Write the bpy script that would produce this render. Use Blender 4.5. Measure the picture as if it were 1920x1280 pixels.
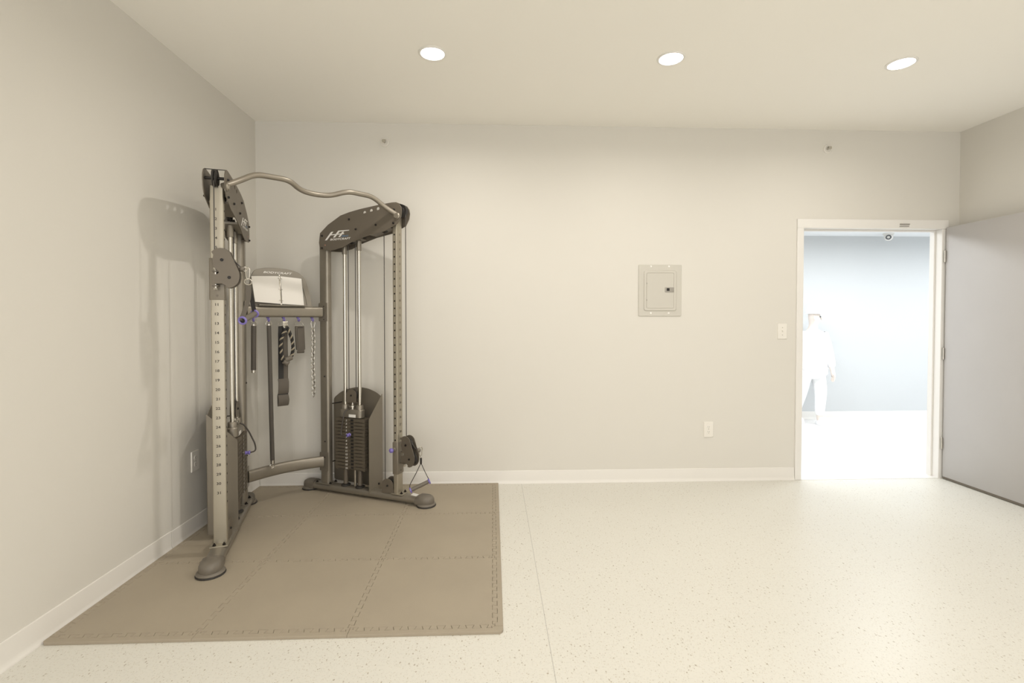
import bpy, bmesh, math, random
from mathutils import Vector, Matrix
from mathutils.geometry import delaunay_2d_cdt
random.seed(7)
for o in list(bpy.data.objects): bpy.data.objects.remove(o, do_unlink=True)
SC = bpy.context.scene
COL = SC.collection
PI = math.pi

# ------------------------------------------------------------------ camera, view, world, lights
F, CAM_Z, YAW, PITCH = 915.0, 1.338, math.radians(2.25), math.radians(1.1)
HORIZON = 598.0
cam = bpy.data.cameras.new('camera'); cam_o = bpy.data.objects.new('camera', cam); COL.objects.link(cam_o)
cam.sensor_width = 36.0; cam.lens = F / 1920 * 36
cam.shift_y = -(640 - (HORIZON + F * math.tan(PITCH))) / 1920
cam.clip_start = 0.05
_fw = Vector((math.sin(YAW) * math.cos(PITCH), math.cos(YAW) * math.cos(PITCH), -math.sin(PITCH)))
_rt = Vector((math.cos(YAW), -math.sin(YAW), 0)); _up = _rt.cross(_fw)
mw = Matrix((_rt, _up, -_fw)).transposed().to_4x4(); mw.translation = (0, 0, CAM_Z)
cam_o.matrix_world = mw
SC.camera = cam_o
SC.view_settings.view_transform = 'Standard'; SC.view_settings.look = 'None'
SC.view_settings.gamma = 1.0; SC.view_settings.exposure = -0.09
SC.view_settings.use_curve_mapping = False
world = bpy.data.worlds.new('world'); SC.world = world; world.use_nodes = True
world.node_tree.nodes['Background'].inputs[0].default_value = (1, .98, .95, 1)
world.node_tree.nodes['Background'].inputs[1].default_value = 2.75

CEIL = 2.897; WALL_Y = 3.95; LEFT_X = -1.87; RIGHT_X = 3.90; FRONT_Y = -3.3; HALL_Y = 6.36; HALL_CEIL = 2.445; WALL_T = 0.09
LAMP_X = (-.352, 1.066, 2.49); LAMP_Y = (2.91, 1.15, -.6, -2.3)
LAMP_W = (8.3, 6.6, 6, 6)
def area(name, loc, size, power, color, spread=160, rot=(0, 0, 0), shape='DISK', size_y=None):
    l = bpy.data.lights.new(name, 'AREA'); l.shape = shape; l.size = size
    if size_y: l.size_y = size_y
    l.energy = power; l.color = color; l.spread = math.radians(spread)
    o = bpy.data.objects.new(name, l); o.location = loc; o.rotation_euler = rot; COL.objects.link(o); return o
WARM = (1.0, .945, .875)
for j, y in enumerate(LAMP_Y):
    for x in LAMP_X:
        area('ceiling_lamp_light', (x, y, CEIL - .012), .06, LAMP_W[j] * (1.35 if x < 0 else 1), WARM, 165)
for x in (.8, 2.6, 4.4, 6.2, 7.9):
    area('corridor_lamp_light', (x, 4.95, HALL_CEIL - .02), 1.2, 33, (.95, .98, 1.0), 175, shape='RECTANGLE', size_y=.6)

# ------------------------------------------------------------------ materials
def lin(r, g, b):
    f = lambda c: (c / 255 / 12.92) if c / 255 <= .04045 else ((c / 255 + .055) / 1.055) ** 2.4
    return (f(r), f(g), f(b), 1)
def mat(name, color, rough=.5, metal=0.0, bump=0.0, bscale=200, coat=0.0, vary=0.0, vscale=4.0, emit=None, aniso=None):
    m = bpy.data.materials.new(name); m.use_nodes = True; nt = m.node_tree; b = nt.nodes['Principled BSDF']
    b.inputs['Base Color'].default_value = color; b.inputs['Roughness'].default_value = rough; b.inputs['Metallic'].default_value = metal
    if coat: b.inputs['Coat Weight'].default_value = coat
    tc = nt.nodes.new('ShaderNodeTexCoord')
    if vary:
        n = nt.nodes.new('ShaderNodeTexNoise'); n.inputs['Scale'].default_value = vscale; n.inputs['Detail'].default_value = 5
        nt.links.new(tc.outputs['Object'], n.inputs['Vector'])
        mx = nt.nodes.new('ShaderNodeMix'); mx.data_type = 'RGBA'
        mx.inputs[6].default_value = tuple(c * (1 - vary) for c in color[:3]) + (1,)
        mx.inputs[7].default_value = tuple(min(1, c * (1 + vary)) for c in color[:3]) + (1,)
        nt.links.new(n.outputs['Fac'], mx.inputs[0]); nt.links.new(mx.outputs[2], b.inputs['Base Color'])
    if bump:
        n = nt.nodes.new('ShaderNodeTexNoise'); n.inputs['Scale'].default_value = bscale; n.inputs['Detail'].default_value = 3
        if aniso:
            mp = nt.nodes.new('ShaderNodeMapping'); mp.inputs['Scale'].default_value = aniso
            nt.links.new(tc.outputs['Object'], mp.inputs['Vector']); nt.links.new(mp.outputs[0], n.inputs['Vector'])
        else: nt.links.new(tc.outputs['Object'], n.inputs['Vector'])
        bp = nt.nodes.new('ShaderNodeBump'); bp.inputs['Strength'].default_value = bump; bp.inputs['Distance'].default_value = .002
        nt.links.new(n.outputs['Fac'], bp.inputs['Height']); nt.links.new(bp.outputs[0], b.inputs['Normal'])
    if emit:
        b.inputs['Emission Color'].default_value = emit[0]; b.inputs['Emission Strength'].default_value = emit[1]
    return m
M = {}
M['wall'] = mat('wall_paint', (.69, .665, .61, 1), .75, bump=.12, bscale=260)
M['ceiling'] = mat('ceiling_paint', (.935, .91, .85, 1), .85, bump=.1, bscale=180)
M['hallwall'] = mat('corridor_wall_paint', (.60, .615, .62, 1), .8, bump=.1, bscale=260)
M['hallceil'] = mat('corridor_ceiling_paint', (.85, .87, .88, 1), .85)
M['trim'] = mat('white_trim', (.80, .78, .74, 1), .45)
M['vinyl'] = mat('cove_base_vinyl', (.76, .735, .69, 1), .35)
M['door'] = mat('grey_door_paint', (.465, .445, .43, 1), .5, bump=.08, bscale=500, vary=.03)
M['doorframe'] = mat('frame_paint', (.79, .77, .735, 1), .4)
M['frame'] = mat('silver_vein_metal', (.27, .243, .20, 1), .33, .55, bump=.1, bscale=700, vary=.06, vscale=30)
M['housing'] = mat('dark_powder_coat', (.155, .132, .103, 1), .46, .25, bump=.08, bscale=900)
M['shroud'] = mat('shroud_powder_coat', (.22, .193, .152, 1), .42, .35, bump=.06, bscale=900)
M['chrome'] = mat('brushed_chrome', (.40, .365, .295, 1), .42, .7, bump=.12, bscale=90, aniso=(6, 6, .25), vary=.04, vscale=8)
M['rod'] = mat('polished_rod', (.60, .57, .51, 1), .22, 1.0)
M['bolt'] = mat('black_bolt', (.025, .022, .02, 1), .35, .5)
M['zinc'] = mat('zinc_plated_steel', (.54, .515, .465, 1), .22, .9)
M['rubber'] = mat('black_rubber', (.028, .025, .022, 1), .6)
M['cap'] = mat('grey_rubber_foot', (.155, .135, .108, 1), .5)
M['iron'] = mat('weight_iron', (.13, .109, .08, 1), .55, .3, bump=.1, bscale=500)
M['dark'] = mat('dark_recess', (.012, .011, .010, 1), .7)
M['cable'] = mat('coated_cable', (.06, .052, .045, 1), .4)
M['white'] = mat('white_lettering', (.86, .84, .80, 1), .5)
M['blue'] = mat('blue_lettering', (.12, .25, .42, 1), .5)
M['ink'] = mat('dark_engraving', (.045, .038, .03, 1), .6)
M['purple'] = mat('purple_plastic', (.19, .15, .46, 1), .3, coat=.3)
M['grip'] = mat('foam_grip', (.085, .074, .062, 1), .7, bump=.2, bscale=600)
M['barmetal'] = mat('textured_bar_metal', (.30, .268, .22, 1), .42, .6, bump=.25, bscale=500)
M['webbing'] = mat('nylon_webbing', (.020, .018, .017, 1), .65, bump=.3, bscale=900)
M['webbing2'] = mat('grey_brown_webbing', (.105, .090, .072, 1), .7, bump=.3, bscale=900)
M['rope'] = mat('braided_rope', (.10, .088, .07, 1), .6, bump=.3, bscale=900)
M['ropetan'] = mat('tan_rope_fibre', (.34, .29, .21, 1), .6, bump=.3, bscale=900)
M['board'] = mat('placard_plastic', (.26, .235, .195, 1), .42, .2, bump=.05, bscale=900)
M['paper'] = mat('binder_page', (.82, .79, .74, 1), .35, coat=.25)
M['foam'] = mat('eva_foam', (.355, .305, .232, 1), .62, bump=.35, bscale=420, vary=.10, vscale=3.0)
M['panel'] = mat('panel_grey_enamel', (.56, .535, .475, 1), .4)
M['paneldark'] = mat('panel_latch_grey', (.33, .31, .275, 1), .4)
M['plate'] = mat('ivory_wall_plate', (.80, .77, .71, 1), .35)
M['slot'] = mat('slot_shadow', (.20, .18, .15, 1), .6)
M['cotton'] = mat('white_cotton', (.90, .91, .92, 1), .8)
M['skin'] = mat('pale_skin', (.78, .70, .64, 1), .55)
M['camgrey'] = mat('lens_ring_grey', (.10, .105, .11, 1), .3)
M['lens'] = mat('lamp_lens', (.9, .9, .9, 1), .4, emit=((1, .97, .92, 1), 9.0))
M['red'] = mat('small_red_dot', (.55, .25, .18, 1), .4)

def floor_material(name, seams_x, seams_y, base, chip1, chip2, tint=(1, 1, 1)):
    m = bpy.data.materials.new(name); m.use_nodes = True; nt = m.node_tree; b = nt.nodes['Principled BSDF']; L = nt.links.new
    b.inputs['Roughness'].default_value = .34; b.inputs['Specular IOR Level'].default_value = .45
    tc = nt.nodes.new('ShaderNodeTexCoord')
    def math_(op, a, bb=None):
        n = nt.nodes.new('ShaderNodeMath'); n.operation = op
        for i, v in enumerate((a, bb)):
            if v is None: continue
            if isinstance(v, (int, float)): n.inputs[i].default_value = v
            else: L(v, n.inputs[i])
        return n.outputs[0]
    def mix(fac, a, c):
        n = nt.nodes.new('ShaderNodeMix'); n.data_type = 'RGBA'; L(fac, n.inputs[0])
        for i, v in ((6, a), (7, c)):
            if isinstance(v, tuple): n.inputs[i].default_value = v
            else: L(v, n.inputs[i])
        return n.outputs[2]
    big = nt.nodes.new('ShaderNodeTexNoise'); big.inputs['Scale'].default_value = 1.7; big.inputs['Detail'].default_value = 4; L(tc.outputs['Object'], big.inputs['Vector'])
    col = mix(big.outputs['Fac'], tuple(c * .975 for c in base[:3]) + (1,), tuple(min(1, c * 1.025) for c in base[:3]) + (1,))
    fine = nt.nodes.new('ShaderNodeTexNoise'); fine.inputs['Scale'].default_value = 95; fine.inputs['Detail'].default_value = 2; L(tc.outputs['Object'], fine.inputs['Vector'])
    fr = math_('MULTIPLY', math_('MAXIMUM', math_('SUBTRACT', fine.outputs['Fac'], .52), 0.0), 2.0)
    col = mix(fr, col, tuple(c * .80 for c in base[:3]) + (1,))
    warp = nt.nodes.new('ShaderNodeTexNoise'); warp.inputs['Scale'].default_value = 140; L(tc.outputs['Object'], warp.inputs['Vector'])
    for scale, rad, gate, cc, strength in ((62, .19, .74, chip1, .62), (62, .13, .45, chip2, .5), (150, .26, .58, chip2, .5), (36, .12, .90, chip1, .7)):
        v = nt.nodes.new('ShaderNodeTexVoronoi'); v.voronoi_dimensions = '2D'; v.inputs['Scale'].default_value = scale
        off = nt.nodes.new('ShaderNodeMapping'); off.inputs['Location'].default_value = (rad * 3, gate, 0); off.inputs['Rotation'].default_value = (0, 0, gate * 3)
        off.inputs['Scale'].default_value = (1, .62, 1)
        L(tc.outputs['Object'], off.inputs['Vector']); L(off.outputs[0], v.inputs['Vector'])
        sep = nt.nodes.new('ShaderNodeSeparateColor'); L(v.outputs['Color'], sep.inputs[0])
        d = math_('ADD', v.outputs['Distance'], math_('MULTIPLY', math_('SUBTRACT', warp.outputs['Fac'], .5), .35))
        r = math_('MULTIPLY', sep.outputs[1], rad)
        inside = math_('LESS_THAN', d, r)
        g = math_('GREATER_THAN', sep.outputs[0], gate)
        f = math_('MULTIPLY', math_('MULTIPLY', inside, g), strength)
        col = mix(f, col, cc)
    sx = nt.nodes.new('ShaderNodeSeparateXYZ'); L(tc.outputs['Object'], sx.inputs[0])
    for ax, vals in ((0, seams_x), (1, seams_y)):
        for (v0, wdt, st) in vals:
            f = math_('MULTIPLY', math_('LESS_THAN', math_('ABSOLUTE', math_('SUBTRACT', sx.outputs[ax], v0)), wdt), st)
            col = mix(f, col, tuple(c * .45 for c in base[:3]) + (1,))
    L(col, b.inputs['Base Color'])
    bp = nt.nodes.new('ShaderNodeBump'); bp.inputs['Strength'].default_value = .05; bp.inputs['Distance'].default_value = .001
    L(fine.outputs['Fac'], bp.inputs['Height']); L(bp.outputs[0], b.inputs['Normal'])
    return m
M['floor'] = floor_material('speckled_sheet_flooring', [(.232, .0016, .55)], [(2.545, .0010, .12)], (.69, .675, .615, 1), (.30, .25, .17, 1), (.46, .40, .30, 1))
M['hallfloor'] = floor_material('pale_corridor_flooring', [(4.40, .0025, .35)], [(6.22, .002, .2)], (.80, .79, .78, 1), (.5, .48, .45, 1), (.6, .58, .55, 1))

# ------------------------------------------------------------------ mesh helpers
ID = lambda x, y, z: Vector((x, y, z))
class MB:
    def __init__(s, f=None): s.bm = bmesh.new(); s.f = f or ID
    def P(s, p): return s.f(*p)
    def prism(s, loop_a, loop_b, caps=True):
        va = [s.bm.verts.new(s.P(p)) for p in loop_a]; vb = [s.bm.verts.new(s.P(p)) for p in loop_b]; n = len(va)
        for i in range(n):
            j = (i + 1) % n; s.bm.faces.new((va[i], va[j], vb[j], vb[i]))
        if caps:
            s.bm.faces.new(va[::-1]); s.bm.faces.new(vb)
        return s
    def loft(s, loops, caps=True):
        vs = [[s.bm.verts.new(s.P(p)) for p in lp] for lp in loops]; n = len(vs[0])
        for a, b in zip(vs[:-1], vs[1:]):
            for i in range(n):
                j = (i + 1) % n; s.bm.faces.new((a[i], a[j], b[j], b[i]))
        if caps:
            s.bm.faces.new(vs[0][::-1]); s.bm.faces.new(vs[-1])
        return s
    def box(s, x0, x1, y0, y1, z0, z1, ch=0.0):
        if ch <= 0:
            a = [(x0, y0), (x1, y0), (x1, y1), (x0, y1)]
            return s.prism([(x, y, z0) for x, y in a], [(x, y, z1) for x, y in a])
        def ring(i, z): return [(x, y, z) for x, y in rrect((x0 + x1) / 2, (y0 + y1) / 2, (x1 - x0) / 2 - i, (y1 - y0) / 2 - i, ch, 3)]
        return s.loft([ring(ch, z0), ring(ch * .3, z0 + ch * .3), ring(0, z0 + ch), ring(0, z1 - ch), ring(ch * .3, z1 - ch * .3), ring(ch, z1)])
    def plate(s, poly, axis, lo, hi):
        # poly in the two other coordinates, in order (x,z) for axis y, (y,z) for axis x, (x,y) for axis z
        def q(p, h): return {'x': (h, p[0], p[1]), 'y': (p[0], h, p[1]), 'z': (p[0], p[1], h)}[axis]
        return s.prism([q(p, lo) for p in poly], [q(p, hi) for p in poly])
    def tube(s, pts, r, seg=12, caps=True, closed=False, raw=False, rs=None):
        P = [Vector(p) if raw else s.P(p) for p in pts]; n = len(P); rings = []
        def tan(i):
            if closed: return (P[(i + 1) % n] - P[i - 1]).normalized()
            return (P[min(i + 1, n - 1)] - P[max(i - 1, 0)]).normalized()
        t = tan(0); u = t.orthogonal().normalized()
        for i in range(n):
            t2 = tan(i); q = t.rotation_difference(t2); u = (q @ u); u = (u - t2 * u.dot(t2)).normalized(); t = t2; v = t.cross(u)
            rr = rs[i] if rs else r
            rings.append([s.bm.verts.new(P[i] + (u * math.cos(2 * PI * k / seg) + v * math.sin(2 * PI * k / seg)) * rr) for k in range(seg)])
        m = n if closed else n - 1
        for i in range(m):
            a, b = rings[i], rings[(i + 1) % n]
            for k in range(seg):
                l = (k + 1) % seg; s.bm.faces.new((a[k], a[l], b[l], b[k]))
        if caps and not closed:
            s.bm.faces.new(rings[0][::-1]); s.bm.faces.new(rings[-1])
        return s
    def lathe(s, c, d, prof, seg=24, raw=False):
        # prof: list of (distance along d, radius); c, d in builder coordinates
        c0 = Vector(c) if raw else s.P(c); c1 = Vector(c) + Vector(d) if raw else s.P(tuple(Vector(c) + Vector(d)))
        d = (c1 - c0).normalized(); u = d.orthogonal().normalized(); v = d.cross(u); rings = []
        for h, r in prof:
            if r < 1e-6: rings.append([s.bm.verts.new(c0 + d * h)])
            else: rings.append([s.bm.verts.new(c0 + d * h + (u * math.cos(2 * PI * k / seg) + v * math.sin(2 * PI * k / seg)) * r) for k in range(seg)])
        for a, b in zip(rings[:-1], rings[1:]):
            for k in range(seg):
                l = (k + 1) % seg
                if len(a) == 1 and len(b) == 1: continue
                if len(a) == 1: s.bm.faces.new((a[0], b[l], b[k]))
                elif len(b) == 1: s.bm.faces.new((a[k], a[l], b[0]))
                else: s.bm.faces.new((a[k], a[l], b[l], b[k]))
        if len(rings[0]) > 1: s.bm.faces.new(rings[0][::-1])
        if len(rings[-1]) > 1: s.bm.faces.new(rings[-1])
        return s
    def cyl(s, a, b, r, seg=16, ch=0.0):
        d = Vector(b) - Vector(a); L = (s.P(b) - s.P(a)).length
        return s.lathe(a, d, [(0, r - ch), (ch, r), (L - ch, r), (L, r - ch)] if ch else [(0, r), (L, r)], seg)
    def ball(s, c, r, seg=14, sq=(1, 1, 1)):
        n = 8; vs = []
        for i in range(n + 1):
            th = PI * i / n; z = math.cos(th); rr = math.sin(th)
            if i in (0, n): vs.append([s.bm.verts.new(s.P((c[0], c[1], c[2] + z * r * sq[2])))])
            else: vs.append([s.bm.verts.new(s.P((c[0] + rr * r * sq[0] * math.cos(2 * PI * k / seg), c[1] + rr * r * sq[1] * math.sin(2 * PI * k / seg), c[2] + z * r * sq[2]))) for k in range(seg)])
        for a, b in zip(vs[:-1], vs[1:]):
            for k in range(seg):
                l = (k + 1) % seg
                if len(a) == 1: s.bm.faces.new((a[0], b[l], b[k]))
                elif len(b) == 1: s.bm.faces.new((a[k], a[l], b[0]))
                else: s.bm.faces.new((a[k], a[l], b[l], b[k]))
        return s
    def torus(s, c, ax, R, r, seg=24, sseg=8, squash=1.0, updir=None):
        d = Vector(ax).normalized(); u = Vector(updir) if updir else d.orthogonal().normalized(); u = (u - d * u.dot(d)).normalized(); v = d.cross(u)
        return s.tube([tuple(Vector(c) + u * R * math.cos(2 * PI * k / seg) + v * R * squash * math.sin(2 * PI * k / seg)) for k in range(seg)], r, sseg, closed=True)
    def strip(s, pts, wvec, th, nvec):
        # flat webbing following pts; wvec half-width vector, nvec half-thickness vector (one or per-point)
        loops = []
        for i, p in enumerate(pts):
            p = Vector(p); w = Vector(wvec[i] if isinstance(wvec, list) else wvec); n = Vector(nvec[i] if isinstance(nvec, list) else nvec) * th
            loops.append([tuple(p - w - n), tuple(p + w - n), tuple(p + w + n), tuple(p - w + n)])
        return s.loft(loops)
    def text(s, string, size, o, xdir, ydir, shear=0.0, bold=0.0, sx=1.0, center=False, ext=.0004):
        tris, verts, wid = text_mesh(string, shear, bold)
        o = Vector(o); xd = Vector(xdir); yd = Vector(ydir); nd = xd.cross(yd)
        off = -wid * size * sx / 2 if center else 0
        vs = [s.bm.verts.new(s.P(tuple(o + xd * (v[0] * size * sx + off) + yd * v[1] * size))) for v in verts]
        for t in tris:
            try: s.bm.faces.new([vs[i] for i in t])
            except ValueError: pass
        return s
    def build(s, name, material, parent=None, angle=35, bevel=0.0):
        bm = s.bm
        bmesh.ops.recalc_face_normals(bm, faces=bm.faces)
        me = bpy.data.meshes.new(name); bm.to_mesh(me); bm.free()
        me.materials.append(M[material] if isinstance(material, str) else material)
        me.shade_smooth(); me.set_sharp_from_angle(angle=math.radians(angle))
        o = bpy.data.objects.new(name, me); COL.objects.link(o)
        if parent: o.parent = parent
        if bevel:
            b = o.modifiers.new('bevel', 'BEVEL'); b.width = bevel; b.segments = 2; b.limit_method = 'ANGLE'; b.angle_limit = math.radians(40); b.use_clamp_overlap = True
        return o
_tc = {}
def text_mesh(string, shear, bold):
    k = (string, shear, bold)
    if k not in _tc:
        c = bpy.data.curves.new('t', 'FONT'); c.body = string; c.size = 1; c.shear = shear; c.offset = bold; c.resolution_u = 3
        o = bpy.data.objects.new('t', c); COL.objects.link(o); bpy.context.view_layer.update()
        dg = bpy.context.evaluated_depsgraph_get(); me = bpy.data.meshes.new_from_object(o.evaluated_get(dg))
        verts = [tuple(v.co) for v in me.vertices]; tris = [tuple(p.vertices) for p in me.polygons]
        xs = [v[0] for v in verts] or [0]
        _tc[k] = (tris, verts, max(xs) + min(xs))
        bpy.data.objects.remove(o); bpy.data.curves.remove(c); bpy.data.meshes.remove(me)
    return _tc[k]
def rrect(cx, cy, hx, hy, r, n=4):
    r = min(r, hx * .999, hy * .999); out = []
    for (sx, sy, a0) in ((1, 1, 0), (-1, 1, 90), (-1, -1, 180), (1, -1, 270)):
        for i in range(n + 1):
            a = math.radians(a0 + 90 * i / n); out.append((cx + sx * (hx - r) + r * math.cos(a), cy + sy * (hy - r) + r * math.sin(a)))
    return out
def roundpoly(poly, r, n=4, radii=None):
    out = []; m = len(poly)
    for i, p in enumerate(poly):
        p = Vector(p); a = Vector(poly[i - 1]); b = Vector(poly[(i + 1) % m]); rr = radii[i] if radii else r
        if rr <= 0: out.append(tuple(p)); continue
        da = (a - p); db = (b - p); ra = min(rr, da.length * .45); rb = min(rr, db.length * .45)
        p0 = p + da.normalized() * ra; p1 = p + db.normalized() * rb
        for k in range(n + 1):
            t = k / n; out.append(tuple(p0 * (1 - t) ** 2 + p * 2 * t * (1 - t) + p1 * t * t))
    return out
def smooth_path(pts, r=.03, n=6):
    P = [Vector(p) for p in pts]; out = [P[0]]
    for i in range(1, len(P) - 1):
        da = P[i - 1] - P[i]; db = P[i + 1] - P[i]; ra = min(r, da.length * .45); rb = min(r, db.length * .45)
        a = P[i] + da.normalized() * ra; b = P[i] + db.normalized() * rb
        for k in range(n + 1):
            t = k / n; out.append(a * (1 - t) ** 2 + P[i] * 2 * t * (1 - t) + b * t * t)
    out.append(P[-1]); return [tuple(p) for p in out]
def tag(o, label=None, cat=None, group=None, kind=None):
    if label: o['label'] = label
    if cat: o['category'] = cat
    if group: o['group'] = group
    if kind: o['kind'] = kind
    return o
def empty(name, loc=(0, 0, 0), rz=0.0):
    o = bpy.data.objects.new(name, None); COL.objects.link(o); o.location = loc; o.rotation_euler = (0, 0, rz); o.empty_display_size = .1; return o
def origin_to(o, loc):
    loc = Vector(loc); o.data.transform(Matrix.Translation(-loc)); o.location = loc; return o

# ------------------------------------------------------------------ room shell
DX0, DX1, DTOP = 2.563, 3.742, 2.088       # door opening
def struct(name, mb, m, bevel=0, label=None):
    return tag(mb.build(name, m, bevel=bevel), kind='structure', label=label)
struct('floor', MB().box(LEFT_X - .1, RIGHT_X + .1, FRONT_Y - .1, WALL_Y + WALL_T, -.1, 0), 'floor')
struct('ceiling', MB().box(LEFT_X - .1, RIGHT_X + .1, FRONT_Y - .1, WALL_Y + WALL_T, CEIL, CEIL + .1), 'ceiling')
struct('wall_left', MB().box(LEFT_X - .1, LEFT_X, FRONT_Y - .1, WALL_Y + WALL_T, 0, CEIL), 'wall')
struct('wall_right', MB().box(RIGHT_X, RIGHT_X + .1, FRONT_Y - .1, WALL_Y + WALL_T, 0, CEIL), 'wall')
wb = MB()
loops = [(LEFT_X, 0), (DX0 - .02, 0), (DX0 - .02, DTOP + .02), (DX1 + .02, DTOP + .02), (DX1 + .02, 0), (RIGHT_X, 0), (RIGHT_X, CEIL), (LEFT_X, CEIL)]
wb.box(LEFT_X, DX0 - .02, WALL_Y, WALL_Y + WALL_T, 0, CEIL); wb.box(DX0 - .02, DX1 + .02, WALL_Y, WALL_Y + WALL_T, DTOP + .02, CEIL); wb.box(DX1 + .02, RIGHT_X, WALL_Y, WALL_Y + WALL_T, 0, CEIL)
bmesh.ops.remove_doubles(wb.bm, verts=wb.bm.verts, dist=.0001)
struct('wall_back', wb, 'wall')
HX0, HX1 = -.6, 8.6
HY0 = WALL_Y + WALL_T
struct('floor_corridor', MB().box(HX0, HX1, HY0, HALL_Y, -.1, 0), 'hallfloor')
struct('ceiling_corridor', MB().box(HX0, HX1, HY0, HALL_Y, HALL_CEIL, HALL_CEIL + .1), 'hallceil')
struct('wall_corridor_back', MB().box(HX0, HX1, HALL_Y, HALL_Y + .1, -.1, HALL_CEIL + .1), 'hallwall')
struct('wall_corridor_left', MB().box(HX0 - .1, HX0, HY0, HALL_Y, -.1, HALL_CEIL + .1), 'hallwall')
struct('wall_corridor_right', MB().box(HX1, HX1 + .1, HY0, HALL_Y, -.1, HALL_CEIL + .1), 'hallwall')
struct('wall_corridor_front', MB().box(RIGHT_X + .1, HX1, HY0 - .1, HY0, -.1, HALL_CEIL + .1), 'hallwall')
# cove base profile: (distance from the wall, height)
def cove(h=.105): return [(0, 0), (.017, 0), (.017, .004), (.013, .010), (.009, .018), (.007, .028), (.0065, h - .006), (.0055, h - .002), (.003, h), (0, h)]
def base_run(name, kind_axis, wall, a, b, sgn, h=.105, m='vinyl'):
    mb = MB(); pr = cove(h)
    if kind_axis == 'x': la = [(wall + sgn * d, a, z) for d, z in pr]; lb = [(wall + sgn * d, b, z) for d, z in pr]
    else: la = [(a, wall + sgn * d, z) for d, z in pr]; lb = [(b, wall + sgn * d, z) for d, z in pr]
    mb.prism(la, lb); return struct(name, mb, m)
base_run('baseboard_left', 'x', LEFT_X, 2.883, WALL_Y, 1, .105)
base_run('baseboard_left_near', 'x', LEFT_X, FRONT_Y, 2.880, 1, .109)
base_run('baseboard_back', 'y', WALL_Y, LEFT_X + .017, 2.506, -1)
base_run('baseboard_right', 'x', RIGHT_X, FRONT_Y, WALL_Y, -1)
base_run('baseboard_corridor', 'y', HALL_Y, HX0, HX1, -1, .10, 'trim')

# door frame (hollow metal) and open leaf
fr = MB()
FY = WALL_Y - .014; BY = HY0 + .014
for (x0, x1) in ((DX0 - .055, DX0), (DX1, DX1 + .055)):
    fr.box(x0, x1, FY, BY, 0, DTOP)
fr.box(DX0 - .055, DX1 + .055, FY, BY, DTOP, DTOP + .075)
frame = struct('trim_1', fr, 'doorframe', bevel=.003)
st = MB(); SY = WALL_Y + .045
st.box(DX0, DX0 + .014, SY, SY + .03, 0, DTOP - .0); st.box(DX1 - .014, DX1, SY, SY + .03, 0, DTOP); st.box(DX0 + .014, DX1 - .014, SY, SY + .03, DTOP - .014, DTOP)
st.build('door_stop', 'doorframe', frame, bevel=.002)
mg = MB(); mg.box(3.375, 3.455, FY - .010, FY, DTOP + .032, DTOP + .040, .001); mg.box(3.372, 3.450, FY - .008, FY, DTOP + .016, DTOP + .021, .001)
mg.build('magnetic_contact', 'paneldark', frame)
struct('trim_2', MB().plate([(DX0, FY), (DX1, FY), (DX1, BY), (DX0, BY)], 'z', 0, .003), 'doorframe', label='pale threshold strip')
leaf_w = 1.165
door = MB().box(3.765, 3.809, FY - .012 - leaf_w, FY - .012, .022, DTOP + .01, .002).build('door_1', 'door')
tag(door, kind='structure', label='wide grey door leaf standing open against the right wall')
for hz in (.30, 1.05, 1.86):
    h = MB().cyl((3.757, FY - .010, hz - .05), (3.757, FY - .010, hz + .05), .0075, 12, .002)
    h.build('hinge', 'zinc', door)
kn = MB().lathe((3.765, FY - leaf_w + .06, 1.0), (-1, 0, 0), [(0, .033), (.008, .033), (.010, .012), (.035, .012), (.040, .025), (.06, .030), (.068, .02), (.07, 0)])
kn.build('door_knob', 'zinc', door)
gp = MB().box(3.766, 3.808, FY - .012 - leaf_w, FY - .02, .004, .022).build('door_sweep', 'housing', door)

# ------------------------------------------------------------------ ceiling lights
for i, (x, pos) in enumerate(zip(LAMP_X, ('left of the row, above the cable machine', 'middle of the row of three', 'right of the row, nearest the doorway'))):
    t = tag(empty('recessed_ceiling_light', (x, LAMP_Y[0], CEIL)), 'round recessed ceiling light glowing white, ' + pos, 'ceiling light', 'recessed ceiling lights')
    MB().lathe((0, 0, 0), (0, 0, -1), [(0, .082), (.003, .082), (.006, .078), (.006, .070), (.003, .068), (0, .066)], 40).build('trim_ring', 'trim', t)
    MB().lathe((0, 0, -.001), (0, 0, -1), [(0, .068), (.004, .066), (.006, .04), (.0065, 0)], 40).build('lens', 'lens', t)

# ------------------------------------------------------------------ wall sprinklers
for x, z, lab, rz in ((-.86, 2.743, 'round ivory sidewall sprinkler high on the wall, above the cable machine', .4), (2.759, 2.738, 'round ivory sidewall sprinkler high on the wall, above the doorway side', 1.2)):
    t = tag(empty('sidewall_sprinkler', (x, WALL_Y, z)), lab, 'sprinkler', 'sidewall sprinklers')
    MB().lathe((0, 0, 0), (0, -1, 0), [(0, .034), (.004, .035), (.009, .031), (.010, .027), (.005, .023), (.003, .012), (.003, 0)], 32).build('escutcheon', 'plate', t)
    MB().cyl((0, -.002, 0), (0, -.026, 0), .0075, 12, .001).build('sprinkler_body', 'zinc', t)
    d = MB(); d.tube([(-.011, -.006, 0), (-.013, -.020, 0), (-.005, -.036, 0)], .0018, 6); d.tube([(.011, -.006, 0), (.013, -.020, 0), (.005, -.036, 0)], .0018, 6)
    d.lathe((0, -.036, 0), (0, -1, 0), [(0, .014), (.0015, .014), (.0015, 0)], 10); d.box(-.013, .013, -.037, -.012, .010, .0115)
    d.build('deflector', 'zinc', t)
    MB().cyl((0, -.026, -.001), (0, -.035, 0), .003, 8).build('glass_bulb', 'rubber', t)

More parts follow.
